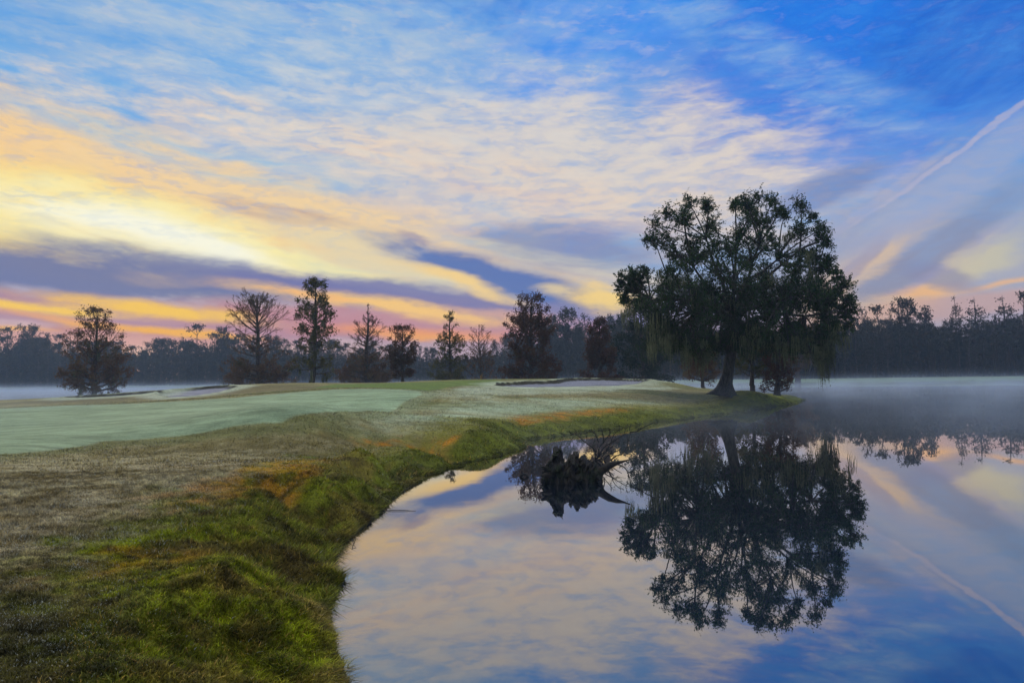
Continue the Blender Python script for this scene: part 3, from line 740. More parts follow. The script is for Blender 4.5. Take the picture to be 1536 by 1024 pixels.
for g_ in MG:
    for p_, l0, l1 in g_:
        a_ = l0 * random.choice([.4, .7, 1, 1.15]); b2 = l1 * random.choice([.6, 1, 1.1])
        beards.append((b2, moss_mesh(p_[None], a_, max(b2, a_ + .1), .022, random.choice([6, 10, 16]), random.uniform(.06, .2))))
for (px, l) in ((1232, 2.8), (1240, 2.4), (1247, 2.2), (1236, 2.5)): beards.append((9, moss_mesh(OP(px, 520, -1.0)[None], l, l + .1, .035, 14, .09)))
beards.sort(key=lambda b: -b[0])
for _, mo in beards[:95]: mesh_obj('hanging_moss', *mo, M_MOSS, oak)
tag(mesh_obj('moss_wisps', *join([mo for _, mo in beards[95:]]), M_MOSS, oak), kind='stuff')

# ------------------------------------------------------------------ driftwood in the lake
SY = 14.6
sp = at_z(862, 722, 0.0)
stump = empty('driftwood_stump', (sp[0], sp[1], 0)); tag(stump, 'dark jagged uprooted stump rising from the still water with bare branches', 'driftwood')
def SP(px, py, dy=0.0):
    return at_y(px, py, sp[1] + dy) - np.array([sp[0], sp[1], 0])
m, nt, out = new_mat('rotten_wood')
tc = nt.new('ShaderNodeTexCoord'); n1 = nt.noise(nt.mapping(tc.outputs['Object'], scale=(1, 1, .5)), 14, 6, .7); n2 = nt.noise(tc.outputs['Object'], 4, 4, .6)
c = nt.mix(nt.remap(n1.outputs[0], .35, .65), rgba(lin((20, 17, 14))), rgba(lin((52, 46, 38))))
c = nt.mix(nt.remap(n2.outputs[0], .5, .62, 0, .7), c, rgba(lin((38, 50, 20))))
p = nt.new('ShaderNodeBsdfPrincipled'); nt.l.new(c, p.inputs['Base Color']); p.inputs['Roughness'].default_value = .85
b = nt.new('ShaderNodeBump'); b.inputs['Distance'].default_value = .03; nt.l.new(n1.outputs[0], b.inputs['Height']); nt.l.new(b.outputs[0], p.inputs['Normal'])
nt.l.new(p.outputs[0], out.inputs[0]); M_ROT = m
# jagged root mass: outline of heights along x, closed body with ridged, broken top
prof = [(812, 704), (815, 700), (822, 694), (825, 684), (830, 677), (835, 673), (841, 676), (843, 685), (846, 689), (851, 692), (854, 690), (858, 686), (864, 684), (868, 687), (874, 685), (880, 687), (886, 688), (890, 695), (896, 698), (902, 704), (906, 712)]
nxs, nys = 150, 46
pxs = np.linspace(815, 903, nxs); top = np.interp(pxs, [a for a, _ in prof], [b for _, b in prof]); stp_ = np.repeat(rng.uniform(-5, 4, nxs), rng.integers(2, 7, nxs))[:nxs]; top = top + stp_ * np.clip((722 - top) / 30, 0, 1)
Vs = np.zeros((nys, nxs, 3))
for i_ in range(nxs):
    tpz = SP(pxs[i_], top[i_])
    e_ = math.sin(PI * (i_ / (nxs - 1))) ** .5
    for j_ in range(nys):
        a = PI * j_ / (nys - 1)                       # front waterline over the top to the back waterline
        dep = .32 * e_ + .04
        yy = -math.cos(a) * dep
        zz = -.25 + (tpz[2] + .25) * (math.sin(a) ** .38)
        Vs[j_, i_] = (tpz[0], yy, zz)
nz = (fbm(Vs[..., 0] * 9 + 5, Vs[..., 1] * 9 + Vs[..., 2] * 7, 4) - .5)
nz2 = (fbm(Vs[..., 0] * 26, Vs[..., 1] * 22 + Vs[..., 2] * 24, 3) - .5)
rid = np.abs(fbm(Vs[..., 0] * 6, Vs[..., 2] * 6 + Vs[..., 1] * 3, 3) - .5)
Vs[..., 1] += nz * .34 + nz2 * .2; Vs[..., 0] += nz2 * .16; Vs[..., 2] += (nz * .16 + nz2 * .2 - rid * .16) * np.clip(Vs[..., 2] * 4, 0, 1)
ii = np.arange(nxs * nys).reshape(nys, nxs)
Qs = np.stack([ii[:-1, :-1], ii[:-1, 1:], ii[1:, 1:], ii[1:, :-1]], -1).reshape(-1, 4)
parts_ = [(Vs.reshape(-1, 3), Qs)]
# broken splinters and roots
spl = []
for q in range(90):
    px = random.uniform(814, 900); base = SP(px, np.interp(px, pxs, top) + random.uniform(4, 26), random.uniform(-.3, .25))
    d = np.array([random.gauss(0, .7) + (px - 855) / 50, random.gauss(-.2, .6), random.uniform(.1, 1.0)]); d /= np.linalg.norm(d)
    l = random.uniform(.04, .12); spl.append(np.array([base, base + d * l * .5 + rng.normal(0, .015, 3), base + d * l]))
spl = np.array(spl); parts_.append(tubes(spl, np.full((len(spl), 3), .022) * np.array([1.3, .8, .1]) * rng.uniform(.6, 1.8, (len(spl), 1)), 5))
rt = np.array([[SP(822, 704, -.1), SP(817, 701, -.15), SP(811, 699, -.2)], [SP(826, 712, -.2), SP(818, 712, -.25), SP(811, 714, -.3)]])
parts_.append(tubes(rt, np.array([[.07, .05, .008]] * 2), 6))
mesh_obj('root_mass', *join(parts_), M_ROT, stump)
lp = np.array([SP(886, 716, 0), SP(895, 712, -.05), SP(904, 704, -.08), SP(914, 698, -.1), SP(924, 694.5, -.12), SP(934, 692, -.12), SP(944, 689, -.15)])[None]
lr = np.array([[.15, .12, .085, .075, .05, .025, .008]])
lb = [tubes(lp, lr, 10)]
mesh_obj('limb', *join(lb), M_ROT, stump, smooth=True)
# bare twig spray: traced main twigs with depth, then fine side twigs
tw = [[(893, 690), (899, 682), (898, 672), (905, 664), (912, 655), (917, 647)], [(893, 676), (884, 668), (877, 662), (868, 653), (862, 651), (855, 649)],
      [(898, 664), (896, 655), (893, 650), (885, 645)], [(905, 664), (906, 655), (902, 645)], [(924, 683), (936, 679), (941, 668), (944, 655), (945, 648), (944, 640)],
      [(945, 648), (955, 647), (963, 642), (972, 637), (980, 634)], [(893, 690), (905, 672), (917, 663), (929, 656), (940, 650)],
      [(905, 690), (914, 682), (924, 676), (932, 672)], [(896, 686), (889, 672), (892, 660)], [(904, 684), (915, 668), (920, 652), (930, 643)], [(893, 688), (903, 680), (914, 674), (921, 668)]]
bp_ = at_z(900, 690, 0.0)
branch = empty('dead_branch', (bp_[0], bp_[1], 0)); tag(branch, 'spray of thin bare twigs sticking out of the water behind the jagged stump', 'branch')
def SP(px, py, dy=0.0):
    return at_y(px, py, bp_[1] + dy) - np.array([bp_[0], bp_[1], 0])
TW = []
for k, pl in enumerate(tw):
    dd = random.uniform(-.35, .35) if k else 0
    w_ = np.array([SP(a, b_, dd * i_ / len(pl)) for i_, (a, b_) in enumerate(pl)])
    tt_ = np.linspace(0, len(pl) - 1, 8); TW.append(np.stack([np.interp(tt_, range(len(pl)), w_[:, j]) for j in range(3)], -1) + rng.normal(0, .008, (8, 3)))
TW = np.array(TW); TWR = np.full((len(TW), 8), .015) * np.linspace(1.1, .45, 8)
T2, R2 = sprout(TW, TWR, 8, .34, (.4, 1.1), .05, 4, .22, f0=.15, rfac=.6)
T3, R3 = sprout(T2, R2, 3, .5, (.4, 1.1), .03, 3, .25, rfac=.7)
conn = np.array([[SP(893, 698, 0), SP(892, 694, 0), SP(893, 690, 0)], [SP(912, 696, 0), SP(916, 690, 0), SP(924, 683, 0)], [SP(893, 690, 0), SP(893, 683, 0), SP(893, 676, 0)], [SP(893, 690, 0), SP(898, 690, 0), SP(903, 687, 0)]])
mesh_obj('twig', *join([tubes(TW, TWR, 5), tubes(T2, np.maximum(R2, .0045), 3), tubes(T3, np.maximum(R3, .0035), 3), tubes(conn, np.full((4, 3), .02), 5)]), M_ROT, branch)
# small snag poking out left of the stump
sg = at_z(786, 715, 0.0)
pts = np.array([[(-.13, 0, -.1), (-.06, .0, .03), (.0, 0, .07), (.1, .02, .02)], [(-.02, 0, .03), (-.04, 0, .09), (-.05, 0, .12), (-.055, 0, .14)], [(.14, 0, -.06), (.07, 0, .03), (.02, 0, .06), (-.03, .01, .05)]])
sn = mesh_obj('driftwood_snag', *tubes(pts, np.array([[.03, .035, .03, .008], [.02, .015, .01, .003], [.012, .03, .025, .01]]), 7), M_ROT)
sn.location = tuple(sg); tag(sn, 'tiny snag tip poking out of the water left of the jagged stump', 'driftwood')
tw1 = mesh_obj('floating_twig', *tubes(np.array([[(-.3, 0, .004), (-.1, .02, .012), (.1, .01, .012), (.3, -.03, .004)]]), np.array([[.003, .006, .006, .002]]), 5), M_ROT)
tw1.location = tuple(at_z(597, 766, 0)); tag(tw1, 'thin straight twig floating flat near the grassy bank', 'twig')
tw2 = mesh_obj('floating_twig', *tubes(np.array([[(-.02, .12, -.02), (-.05, .05, .05), (-.03, -.05, .06), (.02, -.16, .02), (.07, -.24, .0)]]), np.array([[.005, .005, .005, .004, .002]]), 5), M_ROT)
tw2.location = tuple(at_z(533, 815, 0)); tag(tw2, 'bent grass stalk sticking out of the water below the bank', 'twig')

# ------------------------------------------------------------------ far wood
def far_y(px):
    return float(np.interp(px, [-400, 0, 300, 600, 760, 850, 960, 1200, 1536, 1900], [285, 272, 255, 235, 222, 205, 176, 160, 158, 160]))
protos = []
kinds = [(P_ROUND, M_WOOD, dict(n1=34, leaf_n=3, leaf_size=.42, k2=5, k3=3, tb=.12, twig=.045, trunk_r=.3, leaf_fn=lambda h: np.clip(1.3 - .75 * h, .3, 1)), 5.0),
         (P_CONE, M_WOOD, dict(n1=40, leaf_n=3, leaf_size=.42, k2=5, k3=3, tb=.08, twig=.04, trunk_r=.28, up_ang=(-5, 30), leaf_fn=lambda h: np.clip(1.3 - .7 * h, .35, 1)), 3.4),
         (P_EGG, M_WOOD, dict(n1=34, leaf_n=4, leaf_size=.45, k2=5, k3=3, tb=.15, twig=.045, trunk_r=.3), 4.2),
         (P_TALL, M_WOOD, dict(n1=30, leaf_n=2, leaf_size=.40, k2=5, k3=3, tb=.18, twig=.045, trunk_r=.26, leaf_fn=lambda h: np.clip(1.3 - .9 * h, .2, 1)), 3.8),
         (([0, .1, .3, .45, .55, .7, .85, 1], [.3, .5, .7, 1, .8, .6, .3, .05]), M_WOOD, dict(n1=46, leaf_n=2, leaf_size=.3, k2=5, k3=3, tb=.1, twig=.05, trunk_r=.28, up_ang=(0, 20), leaf_fn=lambda h: np.clip(1.2 - .7 * h, .3, 1)), 3.6),
         (P_COL, M_WOOD, dict(n1=36, leaf_n=4, leaf_size=.42, k2=5, k3=3, tb=.1, twig=.04, trunk_r=.26), 3.2)]
for k, (pf, mt, kw, hw) in enumerate(kinds):
    res = gen_tree(15.0, lambda t: max(.02, np.interp(t, *pf)) * hw, seed=60 + k, **kw)
    tr = mesh_obj('trunk', *res['trunk'], M_BARK2); cr_ = mesh_obj('crown', *res['crown'], mt)
    protos.append([tr, cr_, True])
def place_proto(k, x, y, gz, Ht, wid, label, group, name='wood_tree'):
    r = empty(name, (x, y, gz), random.uniform(0, 6.28)); s = Ht / 15
    r.scale = (s * wid, s * wid, s); tag(r, label, 'tree', group)
    for i_ in (0, 1):
        src = protos[k][i_]
        if protos[k][2]: o = src
        else: o = src.copy(); COL.objects.link(o)
        o.parent = r
    protos[k][2] = False
    return r
top_tab = ([-300, 0, 40, 120, 200, 300, 350, 450, 560, 640, 700, 760, 830, 870, 920, 1000, 1100, 1250, 1300, 1420, 1536, 1800],
           [500, 503, 497, 508, 510, 503, 503, 508, 512, 520, 520, 505, 482, 480, 483, 485, 488, 486, 476, 486, 480, 478])
n_w = 0
for row, (dy, stp, dpy) in enumerate(((6, 19, 13), (20, 17, 5), (36, 17, 0))):
    px = -170 + row * 7
    while px < 1720:
        Y = far_y(px) + dy + random.uniform(-4, 4); tpy = np.interp(px, *top_tab) + dpy + abs(random.gauss(0, 9)) - 2
        tpt = at_y(px, tpy, Y); gz = ground_z(tpt[0], Y)
        side = 'left' if px < 640 else ('middle' if px < 1250 else 'right')
        lab = {'left': 'misty tree of the far wood behind the left side of the lake', 'middle': 'hazy blue-grey tree of the far wood behind the green and the big oak', 'right': 'dark tree of the far wood across the misty lake at right'}[side]
        place_proto(random.choice([0, 0, 1, 2, 2, 3, 4, 5]), tpt[0], Y, gz, tpt[2] - gz, random.uniform(.85, 1.25) * (1.0 if Y > 220 else .85), lab, 'far wood trees, ' + side + ' part'); n_w += 1
        px += stp * random.uniform(.7, 1.35)
print('wood trees', n_w)
# single trees whose heads stand clear of the wood
for (px, tpy, k, wid, lab) in [
    (14, 494, 0, .9, 'round dark treetop at the left border of the photo'), (42, 492, 2, .8, 'rusty airy treetop second from the left border'), (70, 498, 1, .9, 'pointed dark treetop left of the lone rusty tree'),
    (297, 489, 0, 1.0, 'round dark treetop rising between the lone rusty tree and the fan-shaped bare tree'), (332, 495, 2, .7, 'small treetop just left of the fan-shaped bare tree'),
    (851, 465, 5, 1.0, 'tall blue-grey treetop right of the broad brown tree'), (880, 474, 3, .9, 'airy treetop left of the reddish cone tree'), (832, 478, 2, .8, 'grey treetop touching the broad brown tree'), (925, 477, 2, .9, 'grey treetop between the reddish cone tree and the oak'),
    (1296, 464, 3, .7, 'thin airy treetop first to the right of the big oak'), (1318, 462, 0, .9, 'rounded dark treetop second to the right of the big oak'), (1343, 449, 3, .9, 'tall bare feathery treetop in the group right of the oak'), (1358, 455, 2, .7, 'narrow treetop in the middle of the group right of the oak'), (1386, 457, 1, 1.1, 'dark triangular treetop ending the group right of the oak'),
    (1433, 441, 4, .55, 'slimmest spire standing alone above the right-hand wood'), (1461, 445, 4, 1.0, 'layered pointed conifer right of the slim spire'), (1506, 442, 4, 1.05, 'tall conifer with tiered boughs near the right border'), (1532, 442, 0, .75, 'bare rounded treetop at the right border')]:
    Y = far_y(px) + 12; tpt = at_y(px, tpy, Y); gz = ground_z(tpt[0], Y)
    place_proto(k, tpt[0], Y, gz, tpt[2] - gz, wid, lab, 'trees standing out above the far wood')
# undergrowth: thicket closing the foot of the wood
def thicket(name, x0, x1, n, hfun, label):
    px = rng.uniform(x0, x1, n); Y = np.interp(px, [-400, 0, 300, 600, 760, 850, 960, 1200, 1536, 1900], [285, 272, 255, 235, 222, 205, 176, 160, 158, 160]) + rng.uniform(4, 55, n)
    u = (px - 768) / F; X = u * Y
    hmax = np.interp(px, *hfun) * (.75 + .5 * fbm(X * .12, Y * .12, 3))
    Z = .1 + hmax * rng.random(n) ** 1.05
    V, Q = leaves(np.stack([X, Y, Z], -1), np.full(n, 1.0), aspect=.7)
    # pale trunks among it
    k = n // 160; px2 = rng.uniform(x0, x1, k); Y2 = np.interp(px2, [-400, 0, 300, 600, 760, 850, 960, 1200, 1536, 1900], [285, 272, 255, 235, 222, 205, 176, 160, 158, 160]) + rng.uniform(0, 12, k); X2 = (px2 - 768) / F * Y2
    P = np.zeros((k, 3, 3)); P[:, :, 0] = X2[:, None] + rng.normal(0, .2, (k, 3)); P[:, :, 1] = Y2[:, None]; P[:, :, 2] = np.array([.2, 4, 9])
    V2, Q2 = tubes(P, np.full((k, 3), .14) * np.array([1.3, 1, .5]) * rng.uniform(.7, 1.3, (k, 1)), 5)
    Vv, Qq = join([(V, Q), (V2, Q2)])
    o = mesh_obj(name, Vv, Qq, M_WOOD); tag(o, label, 'wood', kind='stuff')
thicket('undergrowth', -380, 1900, 130000, ([-400, 0, 300, 600, 700, 850, 1000, 1250, 1536, 1900], [15, 14.5, 13, 9, 8.5, 13, 13, 12, 12.5, 12.5]), 'dim tangled undergrowth filling the foot of the far wood')

# ------------------------------------------------------------------ air
def box_obj(name, x0, x1, y0, y1, z0, z1, mat):
    V = np.array([(x, y, z) for z in (z0, z1) for y in (y0, y1) for x in (x0, x1)], float)
    Q = np.array([[0, 2, 3, 1], [4, 5, 7, 6], [0, 1, 5, 4], [2, 6, 7, 3], [0, 4, 6, 2], [1, 3, 7, 5]])
    return mesh_obj(name, V, Q, mat)
m, nt, out = new_mat('haze_air')
pv = nt.new('ShaderNodeVolumePrincipled'); pv.inputs['Color'].default_value = (.62, .80, 1, 1); pv.inputs['Density'].default_value = .00056; pv.inputs['Anisotropy'].default_value = .2
nt.l.new(pv.outputs[0], out.inputs['Volume'])
tag(box_obj('haze', -920, 920, -70, 910, -2.2, 31, m), 'thin blue dawn haze in front of the far trees', 'haze', kind='stuff')
m, nt, out = new_mat('lake_mist')
tc = nt.new('ShaderNodeTexCoord'); sx = nt.new('ShaderNodeSeparateXYZ'); nt.l.new(tc.outputs['Object'], sx.inputs[0])
n1 = nt.noise(nt.mapping(tc.outputs['Object'], scale=(.6, 1, 1.5)), .16, 4, .6)
n2 = nt.noise(tc.outputs['Object'], .9, 3, .6)
dens = nt.remap(n1.outputs[0], .44, .60, .08, 2.2)
dens = nt.math('MULTIPLY', dens, nt.remap(n2.outputs[0], .3, .7, .6, 1.4))
dens = nt.math('MULTIPLY', dens, nt.math('POWER', nt.math('SUBTRACT', 1.0, nt.math('DIVIDE', sx.outputs[2], 4.5), clamp=True), 6.0))
dens = nt.math('MULTIPLY', dens, nt.remap(sx.outputs[1], 14, 34, .12, 1.0))
dens = nt.math('MULTIPLY', dens, nt.remap(sx.outputs[1], 60, 150, 1.0, 1.8))
dens = nt.math('MULTIPLY', dens, .0155)
pv = nt.new('ShaderNodeVolumePrincipled'); pv.inputs['Color'].default_value = (.76, .88, 1, 1); nt.l.new(dens, pv.inputs['Density']); pv.inputs['Anisotropy'].default_value = .2
nt.l.new(pv.outputs[0], out.inputs['Volume'])
m.cycles.volume_step_rate = .28
o = box_obj('mist', -300, 260, 6, 300, .012, 4.5, m)
tag(o, 'low white mist drifting on the lake surface', 'mist', kind='stuff')

# ------------------------------------------------------------------ sky
w = bpy.data.worlds.new('World'); sc.world = w; w.use_nodes = True
nt = NT(w.node_tree); nt.n.clear()
out = nt.new('ShaderNodeOutputWorld'); bg = nt.new('ShaderNodeBackground'); nt.l.new(bg.outputs[0], out.inputs[0])
tc = nt.new('ShaderNodeTexCoord'); nv = nt.new('ShaderNodeVectorMath', operation='NORMALIZE'); nt.l.new(tc.outputs['Generated'], nv.inputs[0])
sx = nt.new('ShaderNodeSeparateXYZ'); nt.l.new(nv.outputs[0], sx.inputs[0])
azn = nt.math('MULTIPLY', nt.math('ARCTAN2', sx.outputs[0], sx.outputs[1]), 180 / PI)
eln = nt.math('MULTIPLY', nt.math('ARCSINE', nt.math('ABSOLUTE', sx.outputs[2])), 180 / PI)
cx = nt.new('ShaderNodeCombineXYZ'); nt.l.new(azn, cx.inputs[0]); nt.l.new(eln, cx.inputs[1])
A0 = cx.outputs[0]
# warp so that edges wander like cloud edges
def warp(vec, sc_, amp, stretch=(.35, 1, 1), detail=5):
    n = nt.noise(nt.mapping(vec, scale=stretch), sc_, detail, .62)
    v = nt.new('ShaderNodeVectorMath', operation='MULTIPLY_ADD'); nt.l.new(n.outputs['Color'], v.inputs[0])
    v.inputs[1].default_value = amp; v.inputs[2].default_value = (-amp[0] * .5, -amp[1] * .5, 0)
    v2 = nt.new('ShaderNodeVectorMath', operation='ADD'); nt.l.new(vec, v2.inputs[0]); nt.l.new(v.outputs[0], v2.inputs[1])
    return v2.outputs[0]
AW = warp(A0, .13, (5, 2.4, 0))
AF = warp(AW, .9, (1.2, .4, 0), (.3, 1, 1), 3)
AS = warp(warp(A0, .12, (2.5, 1.2, 0)), .9, (1.0, .5, 0), (.3, 1, 1), 4)
# clear-air base from the Nishita sky, graded toward the colours of this dawn
r = nt.new('ShaderNodeValToRGB'); nt.l.new(nt.math('DIVIDE', eln, 90.0), r.inputs[0])
stops = [(0, (186, 146, 158)), (2.5, (178, 150, 172)), (6, (150, 160, 198)), (11, (132, 176, 220)), (18, (80, 158, 230)), (26, (44, 136, 230)), (34, (30, 120, 222)), (55, (40, 110, 190)), (90, (60, 110, 170))]
cr = r.color_ramp; cr.interpolation = 'LINEAR'
cr.elements[0].position = 0; cr.elements[0].color = rgba(lin(stops[0][1])); cr.elements[1].position = 1; cr.elements[1].color = rgba(lin(stops[-1][1]))
for e_, c_ in stops[1:-1]:
    q = cr.elements.new(e_ / 90); q.color = rgba(lin(c_))
col = r.outputs[0]
ns_ = nt.new('ShaderNodeTexSky', sky_type='NISHITA'); ns_.sun_disc = False; ns_.sun_elevation = math.radians(6); ns_.sun_rotation = math.radians(-29)
nsc = nt.mix(1.0, ns_.outputs[0], (.12, .12, .12, 1), 'MULTIPLY')
col = nt.mix(.08, col, nsc)
# three wisp noises: gentle down-right streaks, near level streaks, and up-right streaks
def wisp(rot, sxy, scale, a, b, dist=.12, det=9):
    v = nt.mapping(AF, rot=(0, 0, math.radians(rot)), scale=(1, 1, 1)); v = nt.mapping(v, scale=sxy)
    n = nt.noise(v, scale, det, .62, dist); return nt.remap(n.outputs[0], a, b)
W1 = wisp(8, (.10, .62, 1), 1.0, .30, .72)
W2 = wisp(1, (.16, .7, 1), 1.0, .30, .72)
W3 = wisp(-32, (.10, .40, 1), 1.0, .30, .72)
W4 = wisp(0, (.5, 1.6, 1), 1.0, .32, .74, .1)
WX = nt.math('MULTIPLY', W2, nt.math('ADD', nt.math('MULTIPLY', W4, .5), .5))
WS = {0: None, 1: W1, 2: W2, 3: W3, 4: WX}
NFn = nt.noise(nt.mapping(nt.mapping(A0, rot=(0, 0, math.radians(5))), scale=(.30, 1.0, 1)), .62, 7, .62, .15)
NF = nt.math('SUBTRACT', NFn.outputs['Fac'], .5)
def blob(px, py, rx, ry, rot, c_, op, wk=0, vec=None, mode='MIX'):
    """soft elliptical cloud mass placed on the sky by azimuth and elevation"""
    global col
    a, e = azel(px, py); a2, _ = azel(px + 10, py); _, e2 = azel(px, py - 10)
    kx = (a2 - a) / 10; ky = (e2 - e) / 10
    v = nt.mapping(vec or AW, loc=(a, e, 0), rot=(0, 0, math.radians(-rot)), scale=(rx * kx * 1.35, ry * ky * 1.35, 1), typ='TEXTURE')
    v = nt.mapping(v, scale=(1, 1, 0))
    g_ = nt.new('ShaderNodeTexGradient', gradient_type='SPHERICAL'); nt.l.new(v, g_.inputs[0])
    g1 = g_.outputs['Fac']
    env = nt.math('MULTIPLY', g1, nt.math('SUBTRACT', 1.25, g1))
    g1 = nt.math('ADD', g1, nt.math('MULTIPLY', nt.math('MULTIPLY', NF, env), 2.6 if vec is AS else 3.0))
    f = nt.remap(g1, .12 if vec is AF else .02, .9 if vec is AF else .62)
    if wk: f = nt.math('MULTIPLY', f, WS[wk])
    f = nt.math('MULTIPLY', f, op)
    col = nt.mix(f, col, rgba(lin(c_)), mode)
# upper sky
blob(420, 150, 620, 220, 5, (134, 184, 228), .75)
blob(900, 230, 420, 160, 5, (160, 182, 218), .7)
blob(1300, 270, 380, 110, -8, (128, 158, 206), .6)
blob(1290, 110, 420, 190, 0, (20, 112, 224), .8)
blob(1500, 40, 220, 110, 0, (14, 92, 200), .7)
blob(880, 60, 220, 110, -30, (36, 136, 240), .75)
blob(60, 170, 260, 100, 5, (62, 166, 232), .8)
blob(40, 20, 260, 60, 0, (66, 150, 222), .5)
blob(520, 110, 520, 170, 8, (160, 186, 218), .8, 1)
blob(380, 60, 360, 60, -6, (176, 196, 214), .7, 2)
blob(760, 120, 260, 170, -35, (150, 182, 222), .5, 3)
blob(1150, 85, 300, 42, 30, (138, 178, 224), .75, 2)
blob(1210, 150, 120, 26, 25, (140, 176, 224), .5, 4)
blob(1450, 130, 200, 150, -30, (86, 148, 222), .5, 3)
blob(1000, 110, 60, 20, -30, (150, 182, 220), .5, 4)
# cream and peach veil over the centre and left
blob(830, 240, 460, 120, 6, (220, 212, 202), .85, 4)
blob(820, 270, 460, 100, 6, (228, 212, 192), .5)
blob(900, 240, 300, 110, 4, (240, 216, 188), .8, 2)
blob(700, 200, 460, 110, 8, (200, 210, 220), .7, 4)
blob(300, 195, 420, 60, 4, (240, 222, 200), .9, 4)
blob(120, 215, 260, 36, -3, (246, 222, 186), .9, 4)
blob(640, 300, 560, 90, 8, (232, 208, 186), .9, 1)
blob(150, 300, 620, 120, 10, (250, 208, 144), 1.0)
blob(520, 350, 420, 70, 12, (244, 212, 160), .95)
blob(300, 235, 300, 24, 8, (120, 190, 234), .75, 1)
blob(520, 262, 200, 22, 10, (140, 190, 226), .7, 1)
blob(560, 240, 240, 8, 15, (222, 214, 204), .7, 0, AF)
blob(760, 340, 240, 60, 10, (196, 186, 196), .8, 1)
blob(420, 320, 120, 16, 8, (176, 150, 150), .7, 1)
blob(320, 335, 260, 18, 14, (246, 196, 130), .7, 1)
# glow of the hidden sun
blob(120, 345, 360, 80, 8, (255, 226, 130), .9)
blob(230, 358, 300, 60, 10, (255, 240, 176), 1.0)
blob(225, 358, 200, 34, 10, (255, 252, 222), 1.0)
blob(400, 392, 230, 22, 12, (255, 244, 186), .95)
blob(480, 402, 180, 12, 12, (255, 240, 170), .9)
blob(30, 372, 160, 12, 4, (252, 214, 120), .8, 1)
blob(180, 372, 130, 5, 17, (198, 160, 120), .7, 0, AF)
blob(600, 395, 200, 34, 14, (232, 216, 176), .8)
blob(560, 415, 130, 20, 10, (206, 216, 200), .7, 1)
blob(235, 362, 180, 26, 10, (255, 253, 230), .95)
blob(90, 352, 220, 26, 8, (255, 238, 170), .6)
# violet band and blue bank
blob(100, 415, 360, 36, 4, (108, 118, 162), .95)
blob(380, 428, 300, 26, 8, (112, 120, 164), .9)
blob(240, 420, 70, 12, 4, (196, 170, 150), .6, 1)
blob(600, 448, 280, 24, 6, (112, 114, 170), .9)
blob(770, 425, 210, 26, 17, (80, 112, 178), .95)
blob(850, 372, 150, 40, 8, (118, 138, 182), .75)
blob(930, 350, 120, 34, -10, (116, 134, 192), .6, 1)
blob(760, 300, 300, 40, 6, (232, 214, 196), .6, 4)
blob(620, 356, 36, 9, 20, (140, 134, 168), .6, 0, AF)
blob(800, 472, 220, 20, 4, (136, 128, 168), .8)
# rose low band
blob(200, 474, 560, 28, 3, (176, 132, 154), .9)
blob(620, 488, 360, 24, 3, (200, 136, 144), .8)
blob(60, 505, 420, 18, 0, (206, 132, 120), .6)
# burning streaks
blob(80, 461, 190, 11, 4, (255, 206, 84), 1.0, 0, AF)
blob(250, 463, 220, 14, 6, (255, 204, 80), 1.0, 0, AF)
blob(120, 480, 150, 8, 7, (246, 176, 104), .8, 0, AF)
blob(270, 495, 180, 9, 3, (255, 184, 56), 1.0, 0, AF)
blob(20, 491, 80, 6, 0, (255, 190, 80), .8, 0, AF)
blob(590, 462, 260, 15, 7, (255, 206, 120), .95, 0, AF)
blob(480, 448, 90, 8, 8, (255, 190, 110), .7, 0, AF)
blob(690, 425, 130, 13, 17, (250, 214, 140), .95, 0, AF)
blob(760, 470, 120, 9, 6, (226, 174, 150), .7, 0, AF)
blob(640, 500, 180, 12, 2, (250, 160, 90), .8, 0, AF)
blob(640, 505, 90, 8, 2, (255, 176, 70), .7, 0, AF)
blob(905, 447, 75, 26, 6, (252, 216, 130), .95, 0, AF)
blob(832, 438, 34, 11, 6, (226, 204, 160), .9, 0, AF)
blob(880, 408, 160, 9, 10, (196, 182, 186), .8, 1)
blob(860, 395, 260, 16, 12, (214, 208, 186), .7, 1)
# right-hand side
blob(1380, 400, 260, 120, -10, (178, 176, 184), .75)
blob(1320, 430, 170, 70, -35, (232, 194, 144), .7, 0)
blob(1440, 462, 300, 20, -3, (204, 160, 150), .65)
blob(1380, 438, 90, 10, -6, (244, 184, 118), .7, 0, AF)
blob(1500, 425, 130, 8, -10, (240, 186, 128), .75, 0, AF)
blob(1460, 395, 80, 26, -20, (214, 204, 160), .6)
blob(1400, 375, 190, 26, -34, (122, 134, 170), .8)
blob(1290, 395, 70, 12, -50, (150, 142, 170), .6)
blob(1400, 418, 70, 18, 20, (136, 136, 168), .7)
blob(1470, 290, 260, 90, -24, (132, 160, 204), .75, 3)
blob(1310, 330, 190, 60, -30, (150, 156, 190), .7, 3)
blob(1220, 290, 110, 26, -20, (104, 128, 182), .7)
blob(1350, 345, 110, 14, -30, (196, 180, 180), .4, 3)
blob(1500, 350, 200, 14, -30, (150, 150, 196), .7, 3)
blob(1465, 248, 230, 34, -31, (158, 172, 206), .7, 0, AS)
blob(1440, 224, 230, 4.6, -31, (188, 182, 202), .6, 0, AS)
blob(1325, 292, 120, 8, -33, (178, 178, 200), .45, 0, AS)
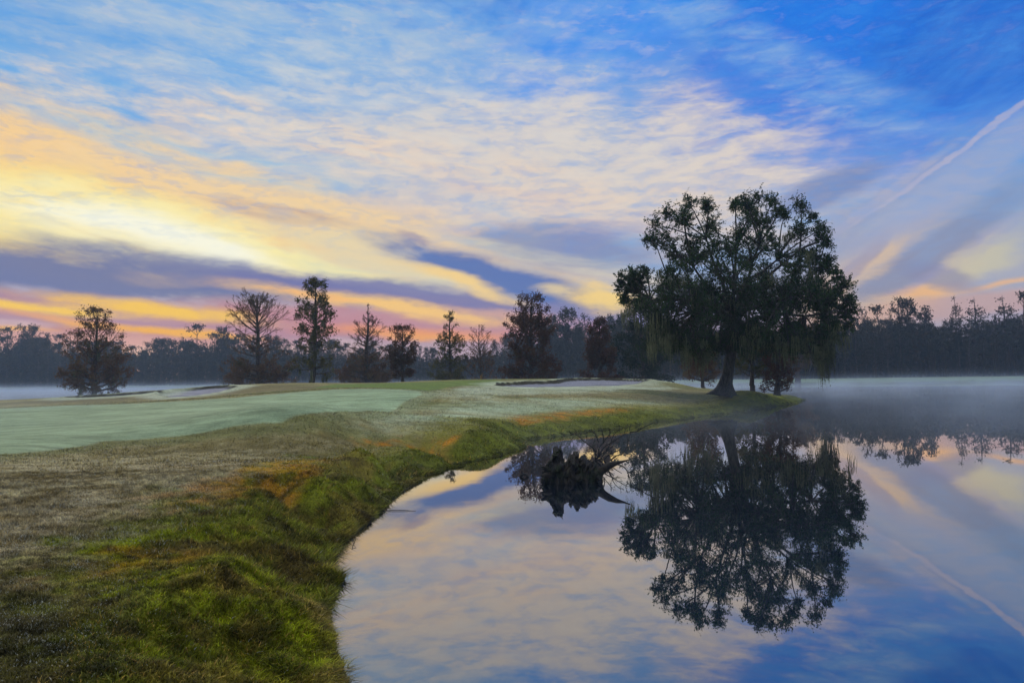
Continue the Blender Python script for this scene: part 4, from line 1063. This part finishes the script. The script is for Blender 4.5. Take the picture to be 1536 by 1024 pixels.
# fine ripples of the high cloud over the whole sky
rp = nt.math('MULTIPLY', nt.math('MULTIPLY', nt.remap(W4, .35, .9), W1), nt.remap(eln, 9, 16, .0, .20))
rp = nt.math('MULTIPLY', rp, nt.remap(azn, 12, 34, 1.0, .35))
col = nt.mix(rp, col, rgba(lin((244, 220, 200))))
gp = nt.math('MULTIPLY', nt.math('SUBTRACT', 1.0, nt.remap(W4, .05, .6)), nt.remap(eln, 8, 14, .0, .30))
col = nt.mix(nt.math('MULTIPLY', gp, nt.math('SUBTRACT', 1.0, W2)), col, rgba(lin((78, 156, 232))))
# out of view: dim blue behind, plus added overhead brightness that lights the ground
fb = nt.remap(sx.outputs[1], .2, -.3, 0.0, .85)
col = nt.mix(fb, col, rgba(lin((104, 124, 158))))
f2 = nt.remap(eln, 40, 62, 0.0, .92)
overhead_fill = nt.mix(W4, (1.15, 1.16, 1.16, 1), (1.75, 1.62, 1.45, 1))
col = nt.mix(f2, col, overhead_fill)
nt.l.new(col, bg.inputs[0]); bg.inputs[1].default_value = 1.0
w.cycles.sampling_method = 'MANUAL'; w.cycles.sample_map_resolution = 1024

sun_d = bpy.data.lights.new('sun', 'SUN'); sun = bpy.data.objects.new('sun', sun_d); COL.objects.link(sun)
sun_d.energy = .8; sun_d.angle = math.radians(14); sun_d.color = (1, .8, .55)
a_, e_ = math.radians(-29), math.radians(9)
dvec = Vector((math.sin(a_) * math.cos(e_), math.cos(a_) * math.cos(e_), math.sin(e_)))
sun.rotation_euler = dvec.to_track_quat('Z', 'Y').to_euler()

# ------------------------------------------------------------------ render settings
sc.render.engine = 'CYCLES'
sc.view_settings.view_transform = 'Standard'; sc.view_settings.look = 'None'; sc.view_settings.gamma = 1; sc.view_settings.exposure = 0
cy = sc.cycles
cy.use_denoising = True
try: cy.denoiser = 'OPENIMAGEDENOISE'
except Exception: pass
cy.volume_bounces = 1; cy.max_bounces = 6; cy.diffuse_bounces = 2; cy.glossy_bounces = 3; cy.transmission_bounces = 3; cy.transparent_max_bounces = 8
cy.volume_max_steps = 96; cy.volume_step_rate = 1.0
cy.use_adaptive_sampling = True; cy.adaptive_threshold = .025
cy.sample_clamp_indirect = 4
